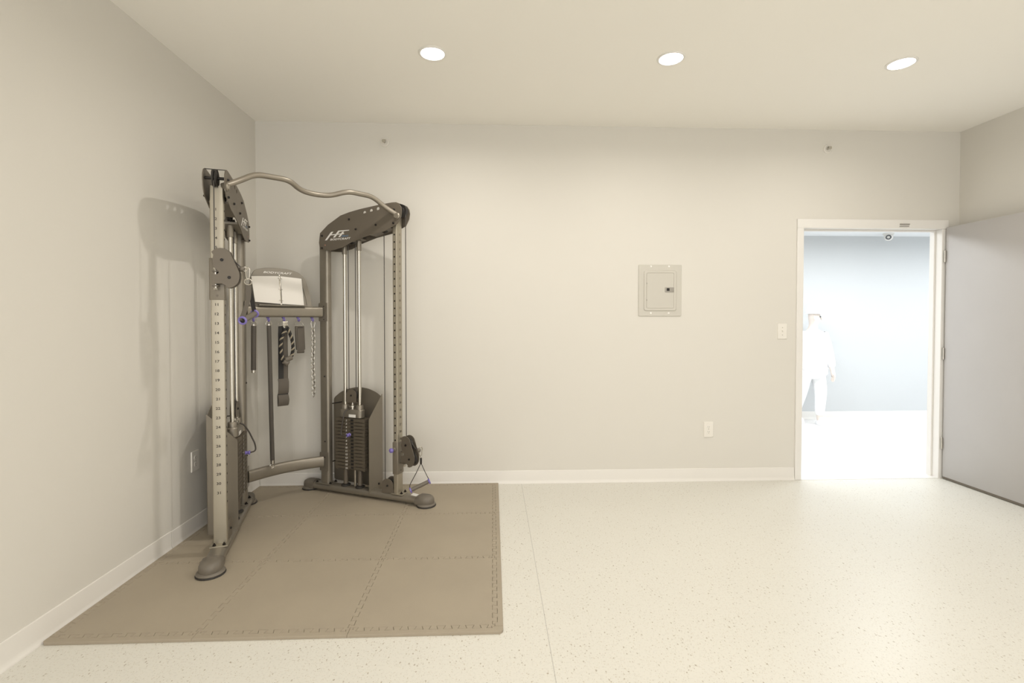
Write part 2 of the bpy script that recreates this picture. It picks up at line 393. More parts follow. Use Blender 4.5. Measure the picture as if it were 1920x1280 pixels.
# ------------------------------------------------------------------ electrical panel, switch, outlets
t = tag(empty('breaker_panel', (1.366, WALL_Y, 1.571)), 'grey metal breaker panel with closed door set in the back wall', 'breaker panel')
hw, hh = .178, .210
mb = MB(); lp = lambda ins, y: [(x, y, z) for x, z in rrect(0, 0, hw - ins, hh - ins, .008, 4)]
mb.loft([lp(0, 0), lp(0, -.004), lp(.003, -.007)]); mb.build('cover_plate', 'panel', t)
mb = MB(); ring = lambda hx, hz, y, r: [(x - .0, y, z - .001) for x, z in rrect(.0, 0, hx, hz, r, 5)]
mb.loft([ring(.136, .166, -.007, .018), ring(.131, .161, -.013, .016), ring(.122, .152, -.0145, .014), ring(.114, .144, -.0125, .012), ring(.112, .142, -.009, .011)], caps=False)
mb.build('raised_border', 'panel', t)
dr = MB().plate(rrect(0, -.001, .112, .142, .010, 5), 'y', -.012, -.008).build('panel_door', 'panel', t, bevel=.001)
MB().box(.038, .113, -.016, -.012, -.014, .026, .0015).build('latch', 'paneldark', dr)
MB().box(.052, .075, -.0185, -.016, -.003, .019, .001).build('latch_tab', 'bolt', dr)
for z in (.058, -.078):
    MB().cyl((-.111, -.0125, z - .006), (-.111, -.0125, z + .006), .003, 8).build('hinge_pin', 'paneldark', dr)
for x in (-.076, .072):
    for z in (.196, -.184):
        MB().lathe((x, -.007, z), (0, -1, 0), [(0, .008), (.002, .0075), (.004, .004), (.0043, 0)], 14).build('screw', 'white', t)
def plate_base(t, f=None, hx=.040, hz=.064):
    mb = MB(f); lp = lambda ins, y: [(x, y, z) for x, z in rrect(0, 0, hx - ins, hz - ins, .004, 3)]
    mb.loft([lp(0, 0), lp(.0005, -.003), lp(.003, -.0065)]); return mb.build('cover_plate', 'plate', t)
t = tag(empty('light_switch', (2.393, WALL_Y, 1.237)), 'ivory toggle light switch on the back wall beside the doorway', 'light switch')
plate_base(t)
MB().box(-.006, .006, -.008, -.006, -.012, .012, .001).build('toggle_slot', 'plate', t)
MB().loft([[(x, -.007, z) for x, z in rrect(0, 0, .0045, .007, .001, 2)], [(x, -.018, z + .006) for x, z in rrect(0, 0, .0035, .004, .001, 2)]]).build('toggle', 'plate', t)
[MB().lathe((0, -.006, z), (0, -1, 0), [(0, .003), (.001, .003), (.0013, 0)], 10).build('screw', 'zinc', t) for z in (.030, -.030)]
def outlet(name, loc, rz, label):
    t = tag(empty(name, loc, rz), label, 'outlet', 'duplex outlets'); plate_base(t)
    for z in (.020, -.020):
        r = MB().plate(rrect(0, z, .017, .0145, .011, 5), 'y', -.0085, -.006).build('receptacle', 'plate', t)
        s_ = MB(); s_.box(-.0075, -.0055, -.0088, -.0080, z - .001, z + .008); s_.box(.0055, .0075, -.0088, -.0080, z - .001, z + .007); s_.lathe((0, -.008, z - .008), (0, -1, 0), [(0, .0026), (.0008, .0026)], 8)
        s_.build('socket_slots', 'slot', r)
    MB().lathe((0, -.006, 0), (0, -1, 0), [(0, .003), (.001, .003), (.0013, 0)], 10).build('screw', 'zinc', t)
    return t
outlet('wall_outlet', (1.779, WALL_Y, .427), 0, 'ivory duplex outlet low on the back wall, below the breaker panel')
outlet('wall_outlet', (LEFT_X, 3.122, .449), PI / 2, 'ivory duplex outlet low on the left wall, behind the cable machine')

# ------------------------------------------------------------------ interlocking floor mats
XS = [-1.828, -1.250, -.613, .008]; YS = [3.898, 3.320, 2.700, 2.086]
X_OUT0, X_OUT1, Y_OUT0, Y_OUT1 = -1.8525, .044, 2.048, 3.930
TH = .0125
def seam(p0, p1, n, amp, phase=1):
    # toothed line from p0 to p1 (open polyline) with n teeth
    p0 = Vector(p0); p1 = Vector(p1); d = p1 - p0; L = d.length; u = d / L; v = Vector((-u.y, u.x)); step = L / (2 * n); out = [tuple(p0)]
    s_ = .18 * step
    for i in range(2 * n):
        a = amp * phase * (1 if i % 2 == 0 else -1)
        o0 = p0 + u * (i * step); o1 = p0 + u * ((i + 1) * step)
        f = s_ if i > 0 else step * .5
        g = s_ if i < 2 * n - 1 else step * .5
        if i == 0: out.append(tuple(o0 + u * f)); out.append(tuple(o0 + u * (f - s_ * .6) + v * a))
        else: out.append(tuple(o0 - u * s_ * .6 + v * a))
        if i < 2 * n - 1: out.append(tuple(o1 + u * s_ * .6 + v * a))
        else: out.append(tuple(o1 - u * (g - s_ * .6) + v * a)); out.append(tuple(o1 - u * g))
    out.append(tuple(p1)); return out
NT = 10; AMP = .011
def shrink_gap(poly, g):
    # offset a polygon inwards by g
    n = len(poly); out = []
    A_ = sum(poly[i][0] * poly[(i + 1) % n][1] - poly[(i + 1) % n][0] * poly[i][1] for i in range(n)); sg = 1 if A_ > 0 else -1
    for i in range(n):
        a, p, b = Vector(poly[i - 1]), Vector(poly[i]), Vector(poly[(i + 1) % n])
        e0 = (p - a); e1 = (b - p)
        if e0.length < 1e-7 or e1.length < 1e-7: out.append(tuple(p)); continue
        e0.normalize(); e1.normalize(); n0 = Vector((-e0.y, e0.x)) * sg; n1 = Vector((-e1.y, e1.x)) * sg
        m = n0 + n1; k = m.dot(m)
        if k < .2: out.append(tuple(p + n0 * g)); continue
        out.append(tuple(p + m * (2 * g / k)))
    return out
def mat_piece(name, poly, label, cat, group):
    clean = []
    for p in poly:
        if not clean or (Vector(p) - Vector(clean[-1])).length > 1e-5: clean.append(p)
    if (Vector(clean[0]) - Vector(clean[-1])).length < 1e-5: clean.pop()
    p0 = shrink_gap(clean, .00055); p1 = shrink_gap(clean, .0016)
    mb = MB(); vs = []
    loops = [[(x, y, .0005) for x, y in p0], [(x, y, TH - .0015) for x, y in p0], [(x, y, TH) for x, y in p1]]
    mb.loft(loops, caps=False)
    mb.bm.verts.ensure_lookup_table(); n = len(p0)
    for base, pp in ((2 * n, p1), (0, p0)):
        r = delaunay_2d_cdt([Vector(q) for q in pp], [], [list(range(n))], 1, 1e-7)
        for f in r[2]:
            ids = [r[3][i][0] if r[3][i] else None for i in f]
            if None not in ids: mb.bm.faces.new([mb.bm.verts[base + i] for i in ids])
    o = mb.build(name, 'foam', angle=25); cx = sum(p[0] for p in clean) / len(clean); cy = sum(p[1] for p in clean) / len(clean)
    origin_to(o, (cx, cy, 0)); tag(o, label, cat, group); return o
vseam = {}; hseam = {}
for i in range(4):
    for j in range(3): vseam[i, j] = seam((XS[i], YS[j + 1]), (XS[i], YS[j]), NT, AMP)      # from near to far
for j in range(4):
    for i in range(3): hseam[i, j] = seam((XS[i], YS[j]), (XS[i + 1], YS[j]), NT, AMP)      # from left to right
rown = ('far row by the back wall', 'middle row', 'near row'); coln = ('by the left wall', 'in the middle column', 'in the right column by the open floor')
tl = {(0, 0): 'grey brown foam floor tile in the far left corner of the mat, behind the machine', (1, 0): 'grey brown foam floor tile in the far row, under the machine right foot', (2, 0): 'grey brown foam floor tile at the far right corner of the mat by the back baseboard',
      (0, 1): 'grey brown foam floor tile under the near foot of the machine, by the left wall', (1, 1): 'grey brown foam floor tile at the centre of the mat', (2, 1): 'grey brown foam floor tile on the right side of the mat, middle row',
      (0, 2): 'grey brown foam floor tile at the near left corner of the mat', (1, 2): 'grey brown foam floor tile in the middle of the near row of the mat', (2, 2): 'grey brown foam floor tile at the near right corner of the mat'}
for i in range(3):
    for j in range(3):
        poly = hseam[i, j + 1][:-1] + vseam[i + 1, j][:-1] + hseam[i, j][::-1][:-1] + vseam[i, j][::-1][:-1]
        mat_piece('foam_floor_tile', poly, tl[i, j], 'floor mat', 'interlocking foam floor tiles')
G2 = 'foam mat border strips'
for i, w in enumerate(('left', 'middle', 'right')):
    xa = XS[i] if i else X_OUT0; xb = XS[i + 1]
    near = [(xa, Y_OUT0), (xb, Y_OUT0)] if i < 2 else [(xa, Y_OUT0)] + [(X_OUT1 - .022 + .022 * math.sin(math.radians(a)), Y_OUT0 + .022 - .022 * math.cos(math.radians(a))) for a in range(0, 91, 15)] + [(X_OUT1, YS[3])]
    if i == 0: near = [(X_OUT0 + .012, Y_OUT0), (xb, Y_OUT0)]
    sm = hseam[i, 3][::-1]
    poly = near + sm + ([(X_OUT0, YS[3]), (X_OUT0, Y_OUT0 + .012)] if i == 0 else [])
    mat_piece('foam_border_strip', poly, {'left': 'narrow foam border strip along the near edge of the mat, by the left baseboard', 'middle': 'narrow foam border strip along the near edge of the mat, middle length', 'right': 'narrow foam border strip along the near edge of the mat, rounded right end'}[w], 'mat border', G2)
    xb2 = XS[i + 1] if i < 2 else X_OUT1
    poly = hseam[i, 0] + ([(X_OUT1, YS[0])] if i == 2 else []) + [(xb2, Y_OUT1), (xa, Y_OUT1)] + ([(X_OUT0, YS[0])] if i == 0 else [])
    mat_piece('foam_border_strip', poly, {'left': 'narrow foam border strip along the back baseboard, in the room corner', 'middle': 'narrow foam border strip along the back baseboard, behind the machine', 'right': 'narrow foam border strip along the back baseboard, right of the machine'}[w], 'mat border', G2)
    j = 2 - i; wy = ('near', 'middle', 'far')[i]
    poly = [(X_OUT1, YS[j + 1]), (X_OUT1, YS[j])] + vseam[3, j][::-1]
    mat_piece('foam_border_strip', poly, 'narrow foam border strip along the right edge of the mat, %s length' % wy, 'mat border', G2)
    poly = [(X_OUT0, YS[j]), (X_OUT0, YS[j + 1])] + vseam[0, j]
    mat_piece('foam_border_strip', poly, 'narrow foam border strip along the left baseboard, %s length' % wy, 'mat border', G2)

# ------------------------------------------------------------------ cable machine
# machine frame: local x = e (out of the corner), local y = w (towards the right tower), origin between the rear feet
MANG = math.radians(-47.9); M0 = (-1.602, 3.720)
HS = math.radians(25.2); CH, SH = math.cos(HS), math.sin(HS)
mach = tag(empty('cable_machine', (M0[0], M0[1], 0), MANG), 'tall grey two tower cable gym machine standing in the corner on the foam mat', 'exercise machine')
Z0 = TH
def TW(sd):
    def f(s, t, z): return Vector((s * CH + t * SH, sd * (.2265 + s * SH - t * CH), z))
    return f
POLY_TOP = [(.161, 1.987), (.235, 2.045), (.351, 2.106), (.430, 2.125), (.524, 2.140), (.686, 2.158), (.800, 2.166), (.836, 2.165), (.860, 2.154), (.878, 2.128), (.883, 2.100), (.876, 2.060), (.849, 2.013), (.737, 1.967), (.592, 1.942), (.451, 1.903), (.371, 1.870), (.269, 1.853), (.161, 1.862), (.151, 1.916)]
HOLES = [(.568, 2.112), (.626, 2.122), (.684, 2.131)]
BOLTS = [(.4306, 2.0727), (.4896, 1.9961), (.6643, 2.016), (.8203, 2.1128), (.8132, 2.0192), (.1819, 1.9661), (.181, 1.8738)]
NUMZ = lambda k: 1.9456 - .0527 * (k - 1)

def plate_with_holes(mb, poly, holes, r, t0, t1, n=14):
    """side plate with round see-through holes: both faces triangulated, side walls and hole walls added"""
    bm = mb.bm; rings = []
    for t in (t0, t1):
        outer = [bm.verts.new(mb.P((s, t, z))) for s, z in poly]
        hs = [[bm.verts.new(mb.P((hs_ + r * math.cos(2 * PI * k / n), t, hz_ + r * math.sin(2 * PI * k / n)))) for k in range(n)] for hs_, hz_ in holes]
        edges = []
        for lp in [outer] + hs:
            for i in range(len(lp)): edges.append(bm.edges.new((lp[i], lp[(i + 1) % len(lp)])))
        bmesh.ops.triangle_fill(bm, use_beauty=True, use_dissolve=False, edges=edges)
        rings.append([outer] + hs)
    for a, b in zip(*rings):
        for i in range(len(a)):
            j = (i + 1) % len(a); bm.faces.new((a[i], a[j], b[j], b[i]))
    return mb
def sheave(mb, c, r, axis, w=.011):
    c = Vector(c); a = Vector(axis)
    return mb.lathe(tuple(c - a * w), tuple(a), [(0, .008), (0, r * .55), (.002, r * .6), (.002, r * .9), (0, r), (w * .6, r * .97), (w, r * .82), (w * 1.4, r * .97), (w * 2, r), (w * 2 - .002, r * .9), (w * 2 - .002, r * .6), (w * 2, r * .55), (w * 2, .008)], 28)
def bolt_t(T, s, t, z, sg, r=.0075, L=.009, name='bolt', m='bolt', par=None):
    return MB(T).lathe((s, t, z), (0, sg, 0), [(0, r * 1.15), (.0015, r * 1.15), (.002, r), (L * .7, r * .95), (L, r * .6), (L, 0)], 12).build(name, m, par)
def bolt_z(T, s, t, z, par, r=.008, L=.014):
    return MB(T).lathe((s, t, z), (0, 0, 1), [(0, r * 1.5), (.002, r * 1.5), (.002, r * 1.15), (.008, r * 1.15), (.008, r * .6), (L, r * .55), (L, 0)], 6).build('bolt', 'bolt', par)

def oval(hx, hz, cz, n=20, p=2.6):
    out = []
    for k in range(n):
        a = 2 * PI * k / n; c, s_ = math.cos(a), math.sin(a)
        out.append((hx * math.copysign(abs(c) ** (2 / p), c), cz + hz * math.copysign(abs(s_) ** (2 / p), s_)))
    return out

def tower(sd):
    T = TW(sd); right = sd > 0
    # base tube
    sec = oval(.045, .027, .049, 24)
    mb = MB(T); mb.loft([[(s, t, z) for t, z in sec] for s in (.03, .3, .6, .98)]); base = mb.build('base_tube', 'frame', mach)
    # rubber end feet: boot over the tube, foot pad under it
    for s0, sg, k in ((1.035, 1, 1.0), (.01, -1, .92)):
        mb = MB(T); loops = []
        for h, rad, l in ((.030, .053, .060), (.044, .056, .064), (.062, .055, .063), (.075, .049, .056), (.083, .036, .042), (.086, .018, .02)):
            lp = []
            for q in range(25):
                a = -PI / 2 + PI * q / 24; lp.append((s0 + sg * (math.cos(a) * l * k), math.sin(a) * rad * k, h))
            back = -.062 * k * (l / .064) if h < .08 else -.045
            lp += [(s0 + sg * back, rad * k * .98, h), (s0 + sg * back, -rad * k * .98, h)]
            loops.append(lp)
        mb.loft(loops); ft = mb.build('rubber_foot', 'cap', mach, angle=50)
        mb = MB(T); mb.loft([[(s0 + sg * .004 + .068 * k * f_ * math.cos(2 * PI * q / 32), .069 * k * f_ * math.sin(2 * PI * q / 32), h) for q in range(32)] for h, f_ in ((.0208, .97), (.0245, 1.0), (.032, .93), (.036, .80))])
        mb.build('foot_pad', 'cap', ft, angle=50)
        mb = MB(T); mb.loft([[(s0 + sg * .004 + .0705 * k * f_ * math.cos(2 * PI * q / 32), .0715 * k * f_ * math.sin(2 * PI * q / 32), h) for q in range(32)] for h, f_ in ((Z0 + .0002, .97), (Z0 + .004, 1.0), (.021, .98))])
        mb.build('foot_sole', 'rubber', ft)
    # post
    mb = MB(T); sec = rrect(.1625, 0, .0435, .028, .024, 6)
    mb.prism([(s, t, .078) for s, t in sec], [(s, t, 1.945) for s, t in sec]); post = mb.build('post', 'frame', mach)
    MB(T).plate(rrect(.155, 0, .075, .044, .006, 3), 'z', .0735, .0795).build('foot_plate', 'frame', post, bevel=.0015)
    for s, t in ((.098, .030), (.098, -.030), (.224, .030), (.224, -.030)):
        bolt_z(T, s - .004, t, .0795, post)
    for z in (1.335, 1.435, 1.0 - .1, .40, .28):
        bolt_t(T, .172, .026, z, 1, .006, .008, par=post)
    # column
    mb = MB(T); sec = rrect(.8075, 0, .0185, .034, .006, 4)
    mb.prism([(s, t, .078) for s, t in sec], [(s, t, 2.075) for s, t in sec]); colm = mb.build('chrome_column', 'chrome', mach)
    MB(T).plate(rrect(.819, 0, .049, .045, .005, 3), 'z', .0735, .080).build('column_foot_plate', 'chrome', colm, bevel=.0015)
    for t in (.024, -.024): bolt_z(T, .850, t, .080, colm, .007)
    xd = (0, -sd, 0)
    num = MB(T)
    for k in range(1, 32):
        n_ = MB  # numerals printed on the front face
        num.text(str(k), .0205, (.8268, -.003, NUMZ(k) - .0065), xd, (0, 0, 1), bold=.02, sx=1.15, center=True)
    tag(num.build('printed_scale', 'ink', colm), label='printed hole numbers from one to thirty one')
    hol = MB(T)
    for k in range(1, 33):
        hol.lathe((.8065, .0338, NUMZ(k) - .004), (0, 1, 0), [(0, .0062), (.0007, .0062), (.0007, 0)], 12)
    tag(hol.build('pin_holes', 'dark', colm), kind='stuff', label='row of dark pin holes')
    # head housing plates
    ti = .050
    inner = plate_with_holes(MB(T), POLY_TOP, HOLES, .0125, ti, ti + .005).build('head_side_plate', 'housing', mach, bevel=.0008)
    outer = plate_with_holes(MB(T), POLY_TOP, HOLES, .0125, -ti - .005, -ti).build('head_side_plate', 'housing', mach, bevel=.0008)
    for s, z in BOLTS:
        bolt_t(T, s, ti + .005, z, 1, .0068, .010, par=inner); bolt_t(T, s, -ti - .005, z, -1, .0068, .010, par=outer)
    MB(T).lathe((.2098, ti + .005, 1.8944), (0, 1, 0), [(0, .0045), (.0008, .0045), (.0008, 0)], 14).build('indicator_dot', 'red', inner)
    # mark and lettering, read from the inner side
    L0, L1 = .2093, .4634
    ls = (lambda s: s) if right else (lambda s: .655 - s)
    tt = ti + .0060
    lg = MB(T)
    shapes = [[(.2080, 1.9300), (.2270, 1.9300), (.2885, 1.9905), (.2670, 1.9905)], [(.2500, 1.9640), (.3850, 1.9675), (.3855, 1.9740), (.2560, 1.9710)], [(.2840, 1.9470), (.3030, 1.9470), (.3540, 1.9960), (.3330, 1.9960)],
              [(.3260, 1.9890), (.3430, 1.9960), (.4325, 1.9955), (.4300, 1.9905), (.3480, 1.9880)], [(.3320, 1.9480), (.3500, 1.9480), (.3870, 1.9850), (.3690, 1.9850)]]
    for q in shapes:
        vs = [lg.bm.verts.new(lg.P((ls(s), tt, z))) for s, z in q]; lg.bm.faces.new(vs)
    xdir = (1, 0, 0) if right else (-1, 0, 0)
    lg.text('BODYCRAFT', .0195, (ls(.256), tt, 1.9265), xdir, (0, 0, 1), shear=.25, bold=.022, sx=1.62)
    lg.build('brand_lettering', 'white', inner)
    MB(T).text('PRO', .0150, (ls(.3600), tt, 1.9475), xdir, (0, 0, 1), shear=.3, bold=.02, sx=2.1).build('blue_lettering', 'blue', inner)
    # inside the head: pulleys, axles, cross pieces
    for s, z, r in ((.843, 2.112, .048), (.700, 1.999, .034), (.4375 - .036, 1.935, .036), (.4896, 1.985, .042), (.6643, 2.045, .042)):
        pm = MB(T); c = (s, 0, z)
        pm = sheave(pm, c, r, (0, 1, 0)); pm.build('head_pulley', 'rubber', mach)
    MB(T).cyl((.843, -ti, 2.112), (.843, ti, 2.112), .0085, 12).build('pulley_axle', 'bolt', mach)
    for s, z in ((.4896, 1.985), (.6643, 2.045), (.700, 1.999), (.4015, 1.935)):
        MB(T).cyl((s, -ti, z), (s, ti, z), .006, 10).build('pulley_axle', 'bolt', mach)
    MB(T).cyl((.842, -ti, 2.1605), (.842, ti, 2.1605), .0022, 8).build('tip_rod', 'bolt', mach)
    MB(T).plate([(.318, 1.895), (.505, 1.925), (.505, 1.938), (.318, 1.908)], 'y', -ti, ti).build('guide_rod_bracket', 'frame', mach, bevel=.001)
    MB(T).plate([(.60, 1.948), (.775, 1.990), (.775, 2.003), (.60, 1.961)], 'y', -ti, ti).build('head_floor_plate', 'housing', mach)
    MB(T).box(.165, .205, -ti, ti, 1.866, 1.872).build('post_cap_plate', 'housing', mach)
    # guide rods
    for s, ztop in ((.3426, 1.897), (.4740, 1.918)):
        MB(T).cyl((s, 0, .076), (s, 0, ztop - .03), .0128, 18).build('guide_rod', 'rod', mach)
        MB(T).cyl((s, 0, ztop - .075 + .004), (s, 0, ztop + .004), .0185, 18, .002).build('rod_collar', 'frame', mach)
        MB(T).cyl((s, 0, .090), (s, 0, .208), .0178, 18, .002).build('rod_bumper', 'housing', mach)
        MB(T).lathe((s, 0, .0755), (0, 0, 1), [(0, .034), (.004, .036), (.009, .034), (.013, .022), (.016, .019)], 20).build('bumper_washer', 'rubber', mach)
    # weight stack
    zt, zb, n = .5957, .2134, 15; p = (zt - zb) / n
    for k in range(n):
        z1 = zt - k * p - .0010; z0 = zt - (k + 1) * p + .0010
        mb = MB(T)
        poly = [(.285, -.042), (.550, -.042), (.550, .048), (.452, .048), (.452, .034), (.405, .034), (.405, .048), (.285, .048)]
        mb.plate(poly, 'z', z0, z1)
        w = mb.build('weight_plate', 'iron', mach, bevel=.0012)
        
        MB(T).box(.416, .442, .0342, .0350, z0 + .005, z1 - .005).build('pin_slot', 'dark', w)
        for sa, sb in ((.310, .372), (.470, .530)): MB(T).box(sa, sb, .0478, .0486, z0 + .0005, z0 + .003).build('edge_groove', 'dark', w)
        nm = MB(T)
        nm.text(str(k + 2), .0185, (.3885 if right else .3975, .0490, z0 + .0045), (1 if right else -1, 0, 0), (0, 0, 1), shear=.2, bold=.02, sx=1.05, center=True)
        nm.build('weight_number', 'white', w)
    # selector stem with holes, under the plates
    MB(T).cyl((.430, .0, .080), (.430, .0, .60), .011, 14).build('selector_stem', 'zinc', mach)
    # stack head
    mb = MB(T); sec = [rrect(.4083, 0, .100 - i, .034 - i, .030, 6) for i in (.003, 0, 0, .004)]
    mb.loft([[(s, t, z) for s, t in sc_] for sc_, z in zip(sec, (.598, .602, .655, .661))]); head = mb.build('stack_head', 'frame', mach)
    for s in (.3426, .4740): MB(T).lathe((s, 0, .660), (0, 0, 1), [(0, .027), (.030, .026), (.034, .023), (.034, .0135)], 20).build('head_bushing', 'frame', head)
    MB(T).lathe((.4083, 0, .660), (0, 0, 1), [(0, .020), (.018, .020), (.019, .026), (.030, .026), (.032, .010), (.045, .006), (.068, .005)], 18).build('head_stud', 'zinc', head)
    MB(T).box(.400, .462, .0335, .0352, .604, .626).build('warning_label', 'white', head)
    arch = [(.362, .716), (.455, .716)] + [(.4085 + .0465 * math.cos(math.radians(a)), .768 + .044 * math.sin(math.radians(a))) for a in range(0, 181, 15)]
    br = MB(T).plate(arch, 'y', .014, .018).build('pulley_bracket', 'housing', mach, bevel=.0008)
    MB(T).plate(arch, 'y', -.018, -.014).build('pulley_bracket', 'housing', mach, bevel=.0008)
    MB(T).box(.362, .455, -.018, .018, .712, .717).build('bracket_floor', 'housing', br)
    sheave(MB(T), (.4085, 0, .765), .041, (0, 1, 0)).build('stack_pulley', 'rubber', mach)
    bolt_t(T, .4085, .018, .765, 1, .0065, .007, par=br)
    # selector pin, tether
    zp = zt - 4 * p + .0 - .5 * p + .0
    pin = MB(T); pin.cyl((.428, .03, zp), (.428, .072, zp), .005, 10); pin = pin.build('selector_pin', 'zinc', mach)
    MB(T).lathe((.428, .060, zp), (0, 1, 0), [(0, .008), (.004, .014), (.008, .010), (.020, .010), (.026, .014), (.031, .011), (.032, 0)], 18).build('pin_knob', 'purple', pin)
    if right: tpts = [(.412, .034, .668), (.402, .062, .664), (.394, .080, .640), (.385, .090, .560), (.376, .095, .500), (.384, .097, zp - .004), (.428, .090, zp)]
    else: tpts = [(.412, .030, .672), (.406, .052, .660), (.398, .080, .610), (.392, .112, .530), (.392, .118, zp + .012), (.404, .112, zp), (.428, .092, zp)]
    MB(T).tube(smooth_path(tpts, .02), .0048, 8).build('coiled_tether', 'cable', pin)
    # shroud: outer side panel and front flange
    side = roundpoly([(.137, .062), (.137, .712), (.205, .764), (.275, .792), (.375, .812), (.470, .802), (.540, .777), (.588, .745), (.592, .5), (.592, .046), (.30, .060)], .02, 4, [.02, .02, .05, .05, .06, .05, .05, .012, 0, 0, 0])
    MB(T).plate(side, 'y', -.116, -.113).build('stack_shroud', 'shroud', mach)
    fl = roundpoly([(-.116, .046), (-.116, .772), (-.09, .745), (.049, .602), (.049, .046)], .02, 5, [0, .008, .0, .012, .022])
    MB(T).plate(fl, 'x', .589, .592).build('shroud_flange', 'shroud', mach)
    for z in (.685, .235):
        MB(T).cyl((.196, -.026, z), (.215, -.113, z), .004, 8).build('shroud_standoff', 'bolt', mach)
        MB(T).cyl((.575, -.034, .105), (.575, -.112, .105), .004, 8).build('shroud_standoff', 'bolt', mach) if z < .3 else None
    MB(T).lathe((.592, -.085 + .02, .095), (1, 0, 0), [(0, .008), (.006, .007), (.007, 0)], 10).build('bolt', 'bolt', mach)
    # lower pulley housing beside the column
    lo = [(.690, .074), (.786, .074), (.786, .135)] + [(.738 + .048 * math.cos(math.radians(a)), .135 + .044 * math.sin(math.radians(a))) for a in range(0, 181, 15)] + [(.690, .135)]
    lp_ = MB(T).plate(lo, 'y', .030, .034).build('low_pulley_plate', 'housing', mach, bevel=.0008)
    MB(T).plate(lo, 'y', -.034, -.030).build('low_pulley_plate', 'housing', mach, bevel=.0008)
    sheave(MB(T), (.738, 0, .130), .042, (0, 1, 0)).build('low_pulley', 'rubber', mach)
    bolt_t(T, .738, .034, .128, 1, .0065, .008, par=lp_)
    if right: MB(T).plate([(.915, -.030), (.968, -.020), (.972, .022), (.919, .012)], 'z', .0757, .0764).build('warning_sticker', 'white', base)
    # cables
    for s, za, zb_ in ((.3760, .765, 1.935), (.4410, .765, 1.985), (.6960, .13, 1.999)):
        MB(T).cyl((s, 0, za), (s, 0, zb_), .0031, 8).build('steel_cable', 'cable', mach)
    # carriage
    zc = .335 if right else 1.560
    mb = MB(T)
    def ringc(hs, ht, z): return [(s, t, z) for s, t in rrect(.8075, 0, hs, ht, .007, 4)]
    mb.loft([ringc(.0225, .0385, zc - .115), ringc(.0235, .0395, zc - .112), ringc(.0235, .0395, zc + .112), ringc(.0225, .0385, zc + .115)]); car = mb.build('column_carriage', 'shroud', mach)
    kn = MB(T).lathe((.806, .0385, zc + .068), (0, 1, 0), [(0, .013), (.012, .013), (.014, .009), (.030, .008), (.032, .006)], 16).build('pop_pin', 'frame', car)
    MB(T).lathe((.806, .070, zc + .068), (0, 1, 0), [(0, .006), (.003, .013), (.010, .0175), (.018, .0165), (.024, .009), (.026, 0)], 18).build('pop_pin_knob', 'purple', car)
    MB(T).cyl((.8075 + .0235, 0.0, zc - .092), (.8075 + .027, 0, zc - .092), .006, 10).build('carriage_hole_ring', 'housing', car)
    hs_, = (.862,)
    hb = MB(T)
    hb.box(.829, .876, -.016, .016, zc + .036, zc + .043); hb.box(.829, .876, -.016, .016, zc - .043, zc - .036)
    hb.build('hinge_bracket', 'housing', car, bevel=.001)
    MB(T).cyl((hs_, 0, zc - .062), (hs_, 0, zc + .062), .0065, 10).build('hinge_pin', 'zinc', car)
    hn = MB(T); hn.lathe((hs_, 0, zc - .062), (0, 0, 1), [(0, .011), (.010, .011)], 6); hn.lathe((hs_, 0, zc + .050), (0, 0, 1), [(0, .011), (.010, .011)], 6); hn.build('hinge_nut', 'zinc', car)
    # swivelling pulley head, in its own frame: r along the arm, q sideways, z
    wa = math.radians(-36 if right else 15)
    hl = T(hs_, 0, zc)
    la = wa - MANG
    dr_ = Vector((math.cos(la), math.sin(la), 0)); nq = Vector((dr_.y, -dr_.x, 0))
    H = lambda r, q, z: hl + dr_ * r + nq * q + Vector((0, 0, z))
    HP = [(-.0135, .143), (-.002, .154), (.010, .161), (.028, .166), (.046, .165), (.062, .158), (.075, .146), (.084, .125), (.116, .050), (.122, .032), (.1225, .004), (.117, -.018), (.106, -.034), (.090, -.046), (.073, -.052), (.054, -.051), (.057, -.041), (.050, -.035), (.036, -.028), (-.0127, -.031), (-.0122, .021), (.014, .023), (.021, .031), (.020, .039), (.010, .046), (-.004, .064), (-.009, .095), (-.004, .128)]
    hpl = MB(H).plate(HP, 'y', .021, .025).build('swivel_pulley_plate', 'housing', car, bevel=.0008)
    MB(H).plate(HP, 'y', -.025, -.021).build('swivel_pulley_plate', 'housing', car, bevel=.0008)
    for r, z, rad in ((.037, .101, .046), (.072, .006, .046)):
        sheave(MB(H), (r, 0, z), rad, (0, 1, 0), .010).build('swivel_pulley', 'rubber', car)
        MB(H).cyl((r, -.021, z), (r, .021, z), .0055, 10).build('pulley_axle', 'bolt', car)
        MB(H).lathe((r, .025, z), (0, 1, 0), [(0, .0085), (.002, .0085), (.002, .0065), (.007, .006), (.008, 0)], 12).build('bolt', 'bolt', hpl)
    MB(H).box(-.012, .03, -.021, .021, -.028, .018).build('swivel_block', 'housing', car, bevel=.001)
    MB(H).ball((.130, 0, .056) if not right else (.142, 0, .076), .0155).build('cable_stop_ball', 'cap', car)
    arcp = [(.037 + .040 * math.cos(math.radians(a)), 0, .101 + .040 * math.sin(math.radians(a))) for a in range(180, 19, -20)]
    MB(H).tube([(.000, 0, .05)] + arcp + [(.110, 0, .082), (.126, 0, .064 if not right else .077)], .0036, 8).build('steel_cable', 'cable', car)
    # long cable in front of the column, from the head pulley to the carriage and below
    ctop = 2.112; c0 = MB(T); c0.cyl((.878, 0, zc + .10), (.878, 0, ctop - .02), .0031, 8); c0.build('steel_cable', 'cable', mach)
    c0 = MB(T); c0.tube(smooth_path([(.790, 0, .10), (.850, 0, .10), (.862, 0, .16), (.862, 0, zc - .07)], .03), .0031, 8) if not right else None
    return H, T
H_L, T_L = tower(-1)
H_R, T_R = tower(1)

